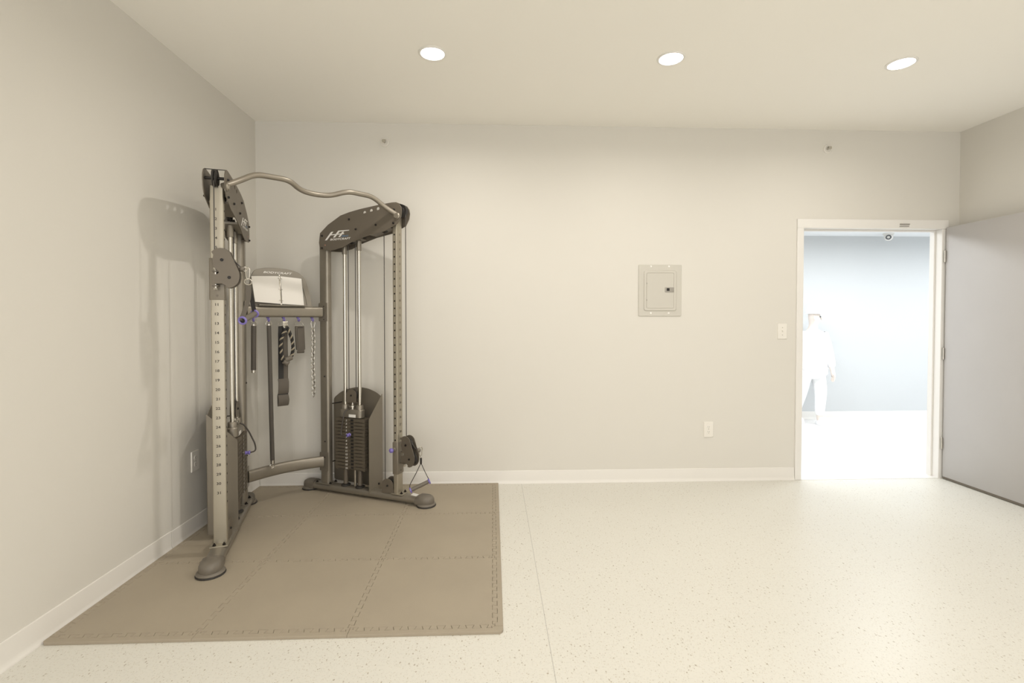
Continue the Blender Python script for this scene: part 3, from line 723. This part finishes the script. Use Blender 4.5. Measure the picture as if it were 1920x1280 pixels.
# cross beams, machine coordinates (e, w, z)
def xbeam(name, zc, hz, he, bow):
    mb = MB(); loops = []
    for k in range(13):
        w = -.262 + .524 * k / 12; e = .150 - bow * math.cos(w / .262 * PI / 2)
        loops.append([(e + a, w, zc + b) for a, b in oval(he, hz, 0, 24, 3.2)])
    mb.loft(loops); b = mb.build(name, 'frame', mach)
    for sg in (-1, 1):
        MB(TW(sg)).plate(rrect(.163, zc, .040, hz + .030, .006, 3), 'y', .0285, .033).build('beam_mounting_plate', 'frame', b, bevel=.001)
    return b
xu = xbeam('upper_cross_beam', 1.391, .040, .024, .015)
xl = xbeam('lower_cross_beam', .246, .041, .024, .045)
HOOKW = (-.219, -.1197, -.0143, .0898, .1923)
HE = .150
for w in HOOKW:
    h = MB(); h.lathe((HE - .0135, w, 1.352), (0, 0, -1), [(0, .009), (.003, .012), (.008, .010), (.010, .006)], 14)
    h.tube(smooth_path([(HE - .0135, w, 1.345), (HE - .0135, w, 1.332), (HE - .006, w, 1.322), (HE + .008, w, 1.322), (HE + .016, w, 1.330), (HE + .017, w, 1.342)], .01), .0048, 8)
    h.build('purple_hook', 'purple', mach)
# multi grip bar
half = [(.780, .553, 2.072), (.745, .462, 2.126), (.740, .374, 2.183), (.750, .190, 2.184), (.690, .092, 2.148), (.672, .0, 2.144)]
pts = [(e, -w, z) for e, w, z in half] + [(e, w, z) for e, w, z in half[::-1][1:]]
MB().tube(smooth_path(pts, .045, 7), .0165, 20).build('pull_up_bar', 'barmetal', mach)
for sg in (-1, 1):
    MB(TW(sg)).lathe((.842, .055, 2.068), (0, 1, 0), [(0, .024), (.003, .024), (.008, .018), (.014, .0165)], 20).build('bar_flange', 'barmetal', mach)

# placard board on the upper beam
PE = .150
outl = roundpoly([(-.242, 1.428), (-.240, 1.552), (-.228, 1.628), (-.199, 1.687), (-.130, 1.704), (-.057, 1.708), (.036, 1.703), (.108, 1.685), (.152, 1.640), (.178, 1.530), (.189, 1.428)], .02, 4, [0, .04, .04, .03, .03, .03, .03, .03, .04, .05, 0])
lean = lambda e, w, z: Vector((e + PE - (z - 1.43) * .14, w, z))
pb = MB(lean).plate([(w, z) for w, z in outl], 'x', -.012, 0).build('placard_board', 'board', mach, bevel=.002)
cx_, cz_ = -.026, 1.555
inn = [(cx_ + (w - cx_) * .86, 1.438 + (z - 1.428) * .775) for w, z in outl]
inn2 = [(cx_ + (w - cx_) * .82, 1.444 + (z - 1.428) * .73) for w, z in outl]
rm = MB(lean); rm.loft([[(0.0005, w, z) for w, z in inn], [(.006, w * .995, z) for w, z in inn], [(.006, w, z) for w, z in inn2], [(0.0005, w, z) for w, z in inn2]], caps=False); rm.build('raised_rim', 'board', pb)
MB(lean).text('BODYCRAFT', .0195, (.0014, -.143, 1.6655), (0, 1, 0), (0, 0, 1), shear=.3, bold=.012, sx=1.72).build('brand_lettering', 'white', pb)
MB(lean).box(.0, .030, -.19, .135, 1.434, 1.440, .001).build('book_ledge', 'board', pb)
MB(lean).cyl((.0, -.028, 1.4465), (.012, -.028, 1.4465), .010, 12).build('ledge_knob', 'bolt', pb)

# ------------------------------------------------------------------ things on the machine (own top-level objects, machine frame)
def mthing(name, label, cat, loc, rz=0.0, group=None):
    q = Matrix.Rotation(MANG, 4, 'Z') @ Vector((loc[0], loc[1], 0))
    return tag(empty(name, (M0[0] + q.x, M0[1] + q.y, loc[2]), MANG + rz), label, cat, group)
# ring binder open on the board (local: x out of corner, y right, z up), leaning back
bk = mthing('ring_binder', 'open ring binder with white pages resting on the placard board', 'binder', (PE + .004, -.042, 1.4405))
lb = lambda e, w, z: Vector((e - z * .14, w, z))
ROT = math.radians(-4.5)
MB(lb).loft([[(.008, -.168, .018), (.020, -.004, .006), (.0225, -.004, .006), (.0105, -.168, .018)], [(.008, -.176, .105), (.022, -.005, .11), (.0245, -.005, .11), (.0105, -.176, .105)], [(.008, -.184, .197), (.020, -.006, .206), (.0225, -.006, .206), (.0105, -.184, .197)]]).build('left_page', 'paper', bk)
MB(lb).loft([[(.020, .008, .006), (.008, .166, -.001 + .001), (.0105, .166, .0), (.0225, .008, .006)], [(.022, .007, .11), (.008, .163, .095), (.0105, .163, .095), (.0245, .007, .11)], [(.020, .006, .206), (.008, .160, .198), (.0105, .160, .198), (.0225, .006, .206)]]).build('right_page', 'paper', bk)
MB(lb).box(.005, .0075, -.176, .165, .002, .200).build('binder_cover', 'webbing2', bk)
MB(lb).box(.006, .020, -.004, .006, -.004, .212, .001).build('ring_spine', 'zinc', bk)
for z in (.188, .110, .030):
    MB(lb).torus((.022, .001, z), (0, .15, 1), .014, .0016, 18, 6).build('binder_ring', 'zinc', bk)
MB(lb).box(.018, .024, -.004, .007, -.006, .012, .001).build('release_tab', 'zinc', bk)
MB(lb).box(.018, .024, -.005, .004, .200, .216, .001).build('release_tab', 'zinc', bk)

def eye(mb, z, R=.018, r=.0024, e=0.0): return mb.torus((e, 0, z), (1, 0, 0), R, r, 20, 6)
HX = HE + .006     # hang plane
# short straight bar
b = mthing('short_straight_bar', 'short black grip bar hanging from the leftmost hook of the machine', 'bar attachment', (HX, -.219, 1.322))
eye(MB(), -.016, .0195).build('hanging_ring', 'zinc', b)
MB().lathe((0, 0, -.014), (0, 0, -1), [(0, .006), (.004, .0135), (.030, .0145), (.031, 0)], 18).build('upper_end_cap', 'zinc', b)
MB().lathe((0, .000, -.030), (0, -.004, -.31), [(0, .0158), (.002, .0162), (.306, .0162), (.308, .0158)], 20).build('grip', 'grip', b)
MB().lathe((0, -.004, -.338), (0, 0, -1), [(0, .0135), (.018, .0135), (.020, .012), (.020, 0)], 18).build('lower_end_cap', 'zinc', b)
# long straight bar
b = mthing('long_straight_bar', 'long dark bar with silver end caps hanging from the second hook, reaching the lower beam', 'bar attachment', (HX, -.1197, 1.322))
eye(MB(), -.016, .0195).build('hanging_ring', 'zinc', b)
MB().lathe((0, 0, -.014), (0, 0, -1), [(0, .006), (.004, .0135), (.030, .0145), (.031, 0)], 18).build('upper_end_cap', 'zinc', b)
MB().lathe((0, .000, -.030), (.01, .012, -.96), [(0, .0140), (.002, .0145), (.958, .0145), (.960, .0140)], 20).build('bar_shaft', 'grip', b)
MB().lathe((.010, .0125, -.988), (0, 0, -1), [(0, .0150), (.026, .0150), (.027, .012), (.027, 0)], 18).build('lower_end_cap', 'zinc', b)
MB().torus((.010, .0105, -1.030), (1, 0, 0), .0155, .0020, 18, 6).build('lower_ring', 'zinc', b)
# ab strap
b = mthing('hanging_strap', 'long dark fabric strap with sewn loops hanging behind the rope', 'strap', (HX, -.0143, 1.322))
dd = MB(); dd.tube([(0, .034 * math.cos(a) - .010, .034 * math.sin(a) - .034 + .004) for a in [PI * k / 12 for k in range(13)]] + [(0, -.044, -.034)], .0018, 6, closed=True); dd.build('wire_ring', 'zinc', b)
sp = [(-.004, -.022, -.032), (-.004, -.0245, -.10), (-.004, -.0250, -.30), (-.002, -.0262, -.42)]
MB().strip(sp, (0, .018, 0), .002, (1, 0, 0)).build('strap_back', 'webbing', b)
MB().strip([(-.006, .008, -.08), (-.006, .008, -.20), (-.004, .009, -.28), (-.004, .008, -.42)], (0, .016, 0), .002, (1, 0, 0)).build('strap_front', 'webbing2', b)
lp1 = [(.0, -.012, -.415), (.010, -.012, -.44), (.012, -.013, -.48), (.008, -.0135, -.515), (.000, -.0145, -.5275)]
MB().strip(lp1, (0, .0365, 0), .002, (1, 0, .2)).build('upper_loop', 'webbing2', b)
lp2 = [(.000, -.0145, -.5275), (.010, -.013, -.545), (.014, -.011, -.57), (.008, -.013, -.60), (.000, -.0150, -.612), (-.010, -.013, -.585), (-.012, -.012, -.545), (-.002, -.0145, -.5300)]
MB().strip(lp2, (0, .0365, 0), .002, (1, 0, .2)).build('lower_loop', 'webbing2', b)
MB().box(.001, .004, -.051, .022, -.532, -.524).build('stitched_seam', 'webbing', b)
# triceps rope
b = mthing('triceps_rope', 'braided black rope with rubber ends hanging from the middle hook', 'rope', (HX + .012, -.0143, 1.322))
MB().box(-.002, .002, -.014, .018, -.044, .000, .001).build('rope_clip', 'zinc', b)
MB().tube([(.004, -.010, -.034), (.010, -.004, -.052), (.012, .008, -.056), (.010, .018, -.046), (.004, .018, -.030)], .0035, 8).build('clip_shackle', 'zinc', b)
def rope(path, r, turns, name):
    # three twisted strands following the path
    P = [Vector(p) for p in smooth_path(path, .06, 8)]
    # resample
    L = [0]
    for a, c in zip(P[:-1], P[1:]): L.append(L[-1] + (c - a).length)
    N = 110; Q = []
    for k in range(N + 1):
        d = L[-1] * k / N; i = max(i for i in range(len(L)) if L[i] <= d + 1e-9); i = min(i, len(P) - 2)
        f = (d - L[i]) / max(1e-9, L[i + 1] - L[i]); Q.append(P[i].lerp(P[i + 1], f))
    mb = MB()
    for st_ in range(3):
        pts = []
        for k, q in enumerate(Q):
            t = (Q[min(k + 1, N)] - Q[max(k - 1, 0)]).normalized(); u = t.cross(Vector((1, 0, 0))).normalized(); v = t.cross(u)
            a = 2 * PI * (turns * k / N + st_ / 3); pts.append(tuple(q + (u * math.cos(a) + v * math.sin(a)) * r * .52))
        mb.tube(pts, r * .50, 8)
        mb.build('rope_strand' if st_ else 'tan_rope_strand', 'webbing' if st_ else 'ropetan', b); mb = MB()
rope([(.006, .004, -.046), (.010, -.008, -.075), (.012, -.030, -.12), (.014, -.037, -.19), (.014, -.026, -.262), (.014, -.016, -.292)], .0125, 5.5, 'rope_strand')
rope([(.010, .008, -.040), (.014, .022, -.070), (.016, .044, -.13), (.016, .051, -.20), (.016, .040, -.255), (.016, .026, -.270)], .0125, 5.5, 'rope_strand')
MB().lathe((.018, .040, -.262), (0, -.9, -.35), [(0, .016), (.004, .018), (.030, .018), (.040, .021), (.050, .017), (.052, 0)], 18).build('rope_end', 'cap', b)
MB().lathe((.016, -.020, -.285), (0, .75, -.45), [(0, .015), (.004, .018), (.018, .018), (.030, .022), (.040, .018), (.042, 0)], 18).build('rope_end', 'cap', b)
# ankle strap
b = mthing('ankle_strap', 'folded brown padded ankle cuff hanging from the fourth hook', 'ankle strap', (HX, .0898, 1.322))
MB().tube([(0, .031 * math.cos(a) + .000, .032 * math.sin(a) - .036 + .004) for a in [PI * k / 12 for k in range(13)]], .0018, 6, closed=True).build('wire_ring', 'zinc', b)
mb = MB(); mb.loft([[(x, y, z) for x, y in rrect(0, cy, .009, hw_, .006, 3)] for z, cy, hw_ in ((-.034, .004, .0300), (-.040, .004, .0330), (-.10, .005, .0335), (-.17, .008, .0335), (-.205, .010, .0325), (-.212, .010, .0300))])
mb.build('padded_cuff', 'webbing2', b)
MB().strip([(.010, .006, -.046), (.0112, .007, -.11), (.0108, .0095, -.20)], (0, .022, 0), .0015, (1, 0, 0)).build('webbing_band', 'webbing2', b)
MB().box(.010, .0125, -.013, .025, -.050, -.044).build('stitch_bar', 'webbing', b)
MB().strip([(.002, .010, -.206), (.004, .011, -.226), (-.002, .011, -.236), (-.006, .010, -.222)], (0, .025, 0), .0018, (1, 0, 0)).build('closing_tab', 'webbing2', b)
# chain
b = mthing('steel_chain', 'thin silver chain hanging from the rightmost hook of the machine', 'chain', (HX, .1923, 1.322))
cb = MB(); cb.tube([(0, .0135, -.006), (0, .015, -.016), (0, .008, -.048), (0, .006, -.056), (0, 0, -.060), (0, -.006, -.056), (0, -.008, -.048), (0, -.015, -.016), (0, -.0135, -.006), (0, -.006, .003), (0, .006, .003)], .0022, 8, closed=True); cb.build('carabiner', 'zinc', b)
for k in range(24):
    z = -.068 - k * .0212; lk = MB(); hor = k % 2 == 0; a = (.75, .66, 0) if hor else (.66, -.75, 0); ay = Vector(a)
    pts = []
    for q in range(16):
        an = 2 * PI * q / 16; c_, s_ = math.cos(an), math.sin(an)
        off = ay * (.0120 * c_); zz = (.0095 if s_ > 0 else -.0095) * (abs(s_) > .01) + .0060 * s_
        pts.append((off.x, off.y + .003 * math.sin(k * .4) , z + zz))
    lk.tube(pts, .0029, 7, closed=True); lk.build('chain_link', 'zinc', b)

# ------------------------------------------------------------------ handles on the carriages
def world_from(Hf, p): return Matrix.Translation((M0[0], M0[1], 0)) @ Matrix.Rotation(MANG, 4, 'Z') @ Hf(*p)
def carab(mb, top, lean_=0.0, dirx=(1, 0, 0)):
    d = Vector(dirx); t = Vector(top)
    sh = [(0, 0), (.008, -.004), (.0115, -.014), (.0085, -.05), (.005, -.062), (0, -.066), (-.005, -.062), (-.0085, -.05), (-.0115, -.014), (-.008, -.004)]
    return mb.tube([tuple(t + d * x + Vector((lean_ * -z, 0, z))) for x, z in sh], .0036, 8, closed=True)
# left carriage: strap handle
pL = world_from(H_L, (.150, 0, .056))
sh = tag(empty('strap_handle', tuple(pL)), 'black webbing strap handle with purple ended grip hanging from the left tower carriage', 'cable handle', 'cable handles')
vx = Vector((.87, .49, 0)); vd = Vector((-.49, .87, 0))    # across the view, away from the camera, here
loc_ = lambda a, d, z: Vector((0, 0, 0)) + vx * a + vd * d + Vector((0, 0, z))
MB(loc_).torus((-.004, 0, .0), (0, 1, 0), .011, .0028, 16, 6).build('snap_ring', 'zinc', sh)
cb = MB(loc_); carab(cb, (.008, 0, .010)); cb.build('carabiner', 'zinc', sh)
rg = MB(loc_); rg.tube([(.010 + .0185 * math.cos(a), 0, -.070 + .017 * math.sin(a)) for a in [2 * PI * k / 20 for k in range(20)]], .0032, 7, closed=True); rg.build('strap_ring', 'zinc', sh)
gn = Vector((-.022, -.045, -.286)); gf = Vector((.046, .075, -.247))   # near and far ends of the grip (a, d, z)
MB(loc_).strip([(.010, 0, -.082), (.012, -.006, -.12), (.010, -.014, -.165), (-.004, -.03, -.215), (-.020, -.043, -.262), (-.022, -.045, -.286)], [(.0135, 0, 0), (.0135, .002, 0), (.012, .006, 0), (.012, .006, 0), (.0135, .004, 0), (.012, .004, 0)], .0015, (0, 1, 0)).build('near_strap', 'webbing2', sh)
MB(loc_).strip([(.014, .004, -.082), (.024, .02, -.14), (.036, .05, -.20), (.046, .075, -.247)], [(.010, 0, 0), (.010, .004, 0), (.012, .008, 0), (.012, .010, 0)], .0015, (0, 1, 0)).build('far_strap', 'webbing', sh)
gd = (gf - gn)
MB(loc_).lathe(tuple(gn), tuple(gd), [(0, .0165), (gd.length, .0165)], 20).build('grip_tube', 'cap', sh)
for c_, sgn in ((gn, -1), (gf, 1)):
    rg = MB(loc_); rg.lathe(tuple(c_), tuple(gd * sgn), [(-.006, .017), (-.006, .0225), (-.002, .0245), (.004, .0235), (.006, .019), (.003, .014), (-.004, .013)], 24); rg.build('grip_end_ring', 'purple', sh)
    MB(loc_).lathe(tuple(c_), tuple(gd * sgn), [(-.003, .0138), (.0005, .0138), (.0006, 0)], 18).build('grip_bore', 'dark', sh)
# right carriage: stirrup handle on steel cable
pR = world_from(H_R, (.146, 0, .090))
sh = tag(empty('stirrup_handle', tuple(pR)), 'grey grip stirrup handle on thin cable hanging from the right tower carriage, near the floor', 'cable handle', 'cable handles')
vx2 = Vector((.98, .20, 0)); vd2 = Vector((-.20, .98, 0))
loc2 = lambda a, d, z: vx2 * a + vd2 * d + Vector((0, 0, z))
cb = MB(loc2); carab(cb, (.010, 0, .012)); cb.build('carabiner', 'zinc', sh)
MB(loc2).torus((.010, 0, -.062), (1, .3, 0), .009, .0026, 14, 6).build('snap_ring', 'zinc', sh)
MB(loc2).lathe((.012, 0, -.066), (0, 0, -1), [(0, .005), (.004, .008), (.040, .008), (.048, .004)], 14).build('cable_ferrule', 'rubber', sh)
gl = Vector((-.060, 0, -.292)); gr = Vector((.070, 0, -.238))
MB(loc2).tube(smooth_path([(.010, 0, -.108), (-.022, 0, -.175), (-.064, 0, -.250), (-.067, 0, -.270), tuple(gl)], .02), .0028, 8).build('handle_cable', 'cable', sh)
MB(loc2).tube(smooth_path([(.014, 0, -.108), (.036, 0, -.160), (.060, 0, -.212), (.068, 0, -.225), tuple(gr)], .02), .0028, 8).build('handle_cable', 'cable', sh)
gd = gr - gl
MB(loc2).lathe(tuple(gl), tuple(gd), [(.006, .0135), (gd.length / 2, .0145), (gd.length - .006, .0135)], 20).build('grip_tube', 'cap', sh)
for c_, sgn in ((gl, -1), (gr, 1)):
    MB(loc2).lathe(tuple(c_), tuple(gd * sgn), [(-.007, .0135), (-.005, .0195), (.002, .0205), (.005, .017), (.006, 0)], 20).build('grip_end_cap', 'purple', sh)

# ------------------------------------------------------------------ corridor: security camera
t = tag(empty('ceiling_camera', (5.10, 6.12, HALL_CEIL)), 'white turret security camera with grey lens ring on the corridor ceiling', 'security camera')
MB().lathe((0, 0, 0), (0, 0, -1), [(0, .060), (.018, .060), (.024, .054)], 28).build('camera_base', 'trim', t)
cdir = Vector((-.62, -.76, -.22)).normalized(); cc = Vector((0, 0, -.048))
MB().ball(tuple(cc), .050, 24).build('camera_ball', 'trim', t)
MB().lathe(tuple(cc), tuple(cdir), [(.036, .030), (.049, .031), (.051, .029), (.051, .017), (.046, .016), (.046, .0)], 24).build('lens_ring', 'camgrey', t)
MB().lathe(tuple(cc), tuple(cdir), [(.044, .013), (.054, .011), (.055, 0)], 18).build('lens', 'trim', t)

# ------------------------------------------------------------------ corridor: pale person walking behind the left jamb
def skin_object(name, verts, edges, radii, material, parent, root=0, sub=2):
    me = bpy.data.meshes.new(name); me.from_pydata(verts, edges, []); me.update()
    o = bpy.data.objects.new(name, me); COL.objects.link(o); me.materials.append(M[material])
    o.modifiers.new('skin', 'SKIN')
    if not me.skin_vertices: bpy.context.view_layer.objects.active = o
    sv = me.skin_vertices[0].data
    for i, r in enumerate(radii):
        sv[i].radius = r if isinstance(r, tuple) else (r, r); sv[i].use_root = (i == root)
    o.modifiers['skin'].use_smooth_shade = True
    s_ = o.modifiers.new('sub', 'SUBSURF'); s_.levels = sub; s_.render_levels = sub
    if parent: o.parent = parent
    return o
pz = tag(empty('person', (4.06, 6.06, 0)), 'person in white cap and loose white clothes walking in the bright corridor', 'person')
V = []; E_ = []; Rr = []
def jt(p, r, par=None):
    V.append(p); Rr.append(r); i = len(V) - 1
    if par is not None: E_.append((par, i))
    return i
pel = jt((0, 0, .76), (.13, .10)); wst = jt((.005, 0, .90), (.125, .09), pel); ch_ = jt((.01, 0, 1.06), (.14, .10), wst); nk = jt((.01, 0, 1.20), (.062, .06), ch_); nk2 = jt((.015, -.005, 1.26), (.045, .048), nk)
hd = jt((.02, -.015, 1.325), (.066, .078), nk2); ht = jt((.02, -.012, 1.40), (.072, .082), hd); hc = jt((.018, 0, 1.455), (.045, .05), ht)
for sx, kneeoff, footoff, ayy in ((1, (.01, -.10), (.0, -.04), -.05), (-1, (-.02, .05), (-.02, .16), .05)):
    hip = jt((.075 * sx, 0, .70), .085, pel); kn_ = jt((.085 * sx + kneeoff[0], kneeoff[1] * .5, .42), .058, hip); an_ = jt((.085 * sx + footoff[0], footoff[1], .085), .036, kn_); heel = jt((.085 * sx + footoff[0], footoff[1] - .01, .038), .034, an_); toe = jt((.085 * sx + footoff[0] + .02, footoff[1] - .13, .032), .024, heel)
    shd = jt((.165 * sx, 0, 1.13), .056, ch_); elb = jt((.205 * sx, ayy * .5, .90), .042, shd); wr = jt((.205 * sx, ayy - .05, .70), .028, elb); pm = jt((.205 * sx, ayy - .06, .645), (.030, .018), wr)
    for f_, (dx, ln) in enumerate(((-.024, .052), (-.008, .062), (.008, .058), (.022, .046))):
        k1 = jt((.205 * sx + .006, ayy - .06 + dx, .610), .0085, pm); k2 = jt((.205 * sx, ayy - .064 + dx * 1.05, .610 - ln * .55), .0078, k1); jt((.205 * sx - .012 * sx, ayy - .066 + dx * 1.05, .610 - ln), .0065, k2)
    th_ = jt((.205 * sx - .004, ayy - .098, .640), .010, pm); jt((.205 * sx - .010 * sx, ayy - .112, .612), .0085, th_)
skin_object('body', V, E_, Rr, 'skin', pz)
V = []; E_ = []; Rr = []
a0 = jt((0, 0, .56), (.225, .16)); a1 = jt((0, 0, .72), (.215, .155), a0); a2 = jt((.005, 0, .90), (.185, .135), a1); a3 = jt((.008, 0, 1.06), (.17, .12), a2); a4 = jt((.01, 0, 1.165), (.10, .085), a3)
for sx, ayy in ((1, -.05), (-1, .05)):
    q1 = jt((.165 * sx, 0, 1.125), .070, a3); q2 = jt((.208 * sx, ayy * .5, .90), .060, q1); jt((.208 * sx, ayy - .045, .715), .048, q2)
skin_object('loose_jacket', V, E_, Rr, 'cotton', pz)
V = []; E_ = []; Rr = []
a0 = jt((0, 0, .77), (.14, .11))
for sx, kneeoff, footoff in ((1, (.01, -.10), (.0, -.04)), (-1, (-.02, .05), (-.02, .16))):
    q1 = jt((.078 * sx, 0, .68), .098, a0); q2 = jt((.085 * sx + kneeoff[0], kneeoff[1] * .5, .42), .074, q1); jt((.085 * sx + footoff[0], footoff[1], .10), .055, q2)
skin_object('trousers', V, E_, Rr, 'cotton', pz)
for fx, fy in ((.085, -.04), (-.105, .16)):
    shoe = MB(); shoe.loft([[(fx + .005 + (.050 * f_) * math.cos(a), fy - .055 + .120 * f_ * math.sin(a), z) for a in [2 * PI * k / 20 for k in range(20)]] for z, f_ in ((.001, .95), (.020, 1.0), (.050, .86), (.075, .55), (.10, .42))])
    shoe.build('shoe', 'cotton', pz, angle=60)
cap_ = MB(); cap_.loft([[(.018 + .094 * f_ * math.cos(2 * PI * k / 28), -.010 + .104 * f_ * math.sin(2 * PI * k / 28), z) for k in range(28)] for z, f_ in ((1.405, 1.0), (1.43, 1.0), (1.46, .90), (1.483, .66), (1.493, .30))])
cap_ = cap_.build('cap', 'cotton', pz, angle=60)
bd = Vector((.85, -.52)).normalized(); bp_ = Vector((-bd.y, bd.x))
brim = [(Vector((.018, -.010)) + bd * (.075 + .075 * math.cos(a)) + bp_ * (.082 * math.sin(a))) for a in [-PI / 2 + PI * k / 12 for k in range(13)]] + [Vector((.018, -.010)) + bd * .04 + bp_ * .08, Vector((.018, -.010)) + bd * .04 - bp_ * .08]
MB().plate([tuple(p) for p in brim], 'z', 1.402, 1.408).build('cap_brim', 'cotton', cap_)
fc = MB(); fd = Vector((.85, -.52, 0)).normalized(); fp_ = Vector((-fd.y, fd.x, 0)); fcn = Vector((.022, -.014, 1.345))
fc.lathe(tuple(fcn + fd * .066 + Vector((0, 0, .018))), tuple(fd * .5 + Vector((0, 0, -1))), [(0, .004), (.020, .009), (.034, .012), (.038, .006), (.040, 0)], 10); fc.build('nose', 'skin', pz)
ey = MB(); [ey.ball(tuple(fcn + fd * .062 + fp_ * sg * .029 + Vector((0, 0, .022))), .010, 10) for sg in (-1, 1)]; ey.build('eyes', 'camgrey', pz)
mo = MB(); mo.tube([tuple(fcn + fd * .070 + fp_ * a + Vector((0, 0, -.040 - abs(a) * .1))) for a in (-.020, -.010, 0, .010, .020)], .0040, 6); mo.build('mouth', 'skin', pz)
er = MB(); [er.ball(tuple(fcn + fp_ * sg * .076 + Vector((0, 0, .010))), .020, 10, (.7, .5, 1.4)) for sg in (-1, 1)]; er.build('ears', 'skin', pz)
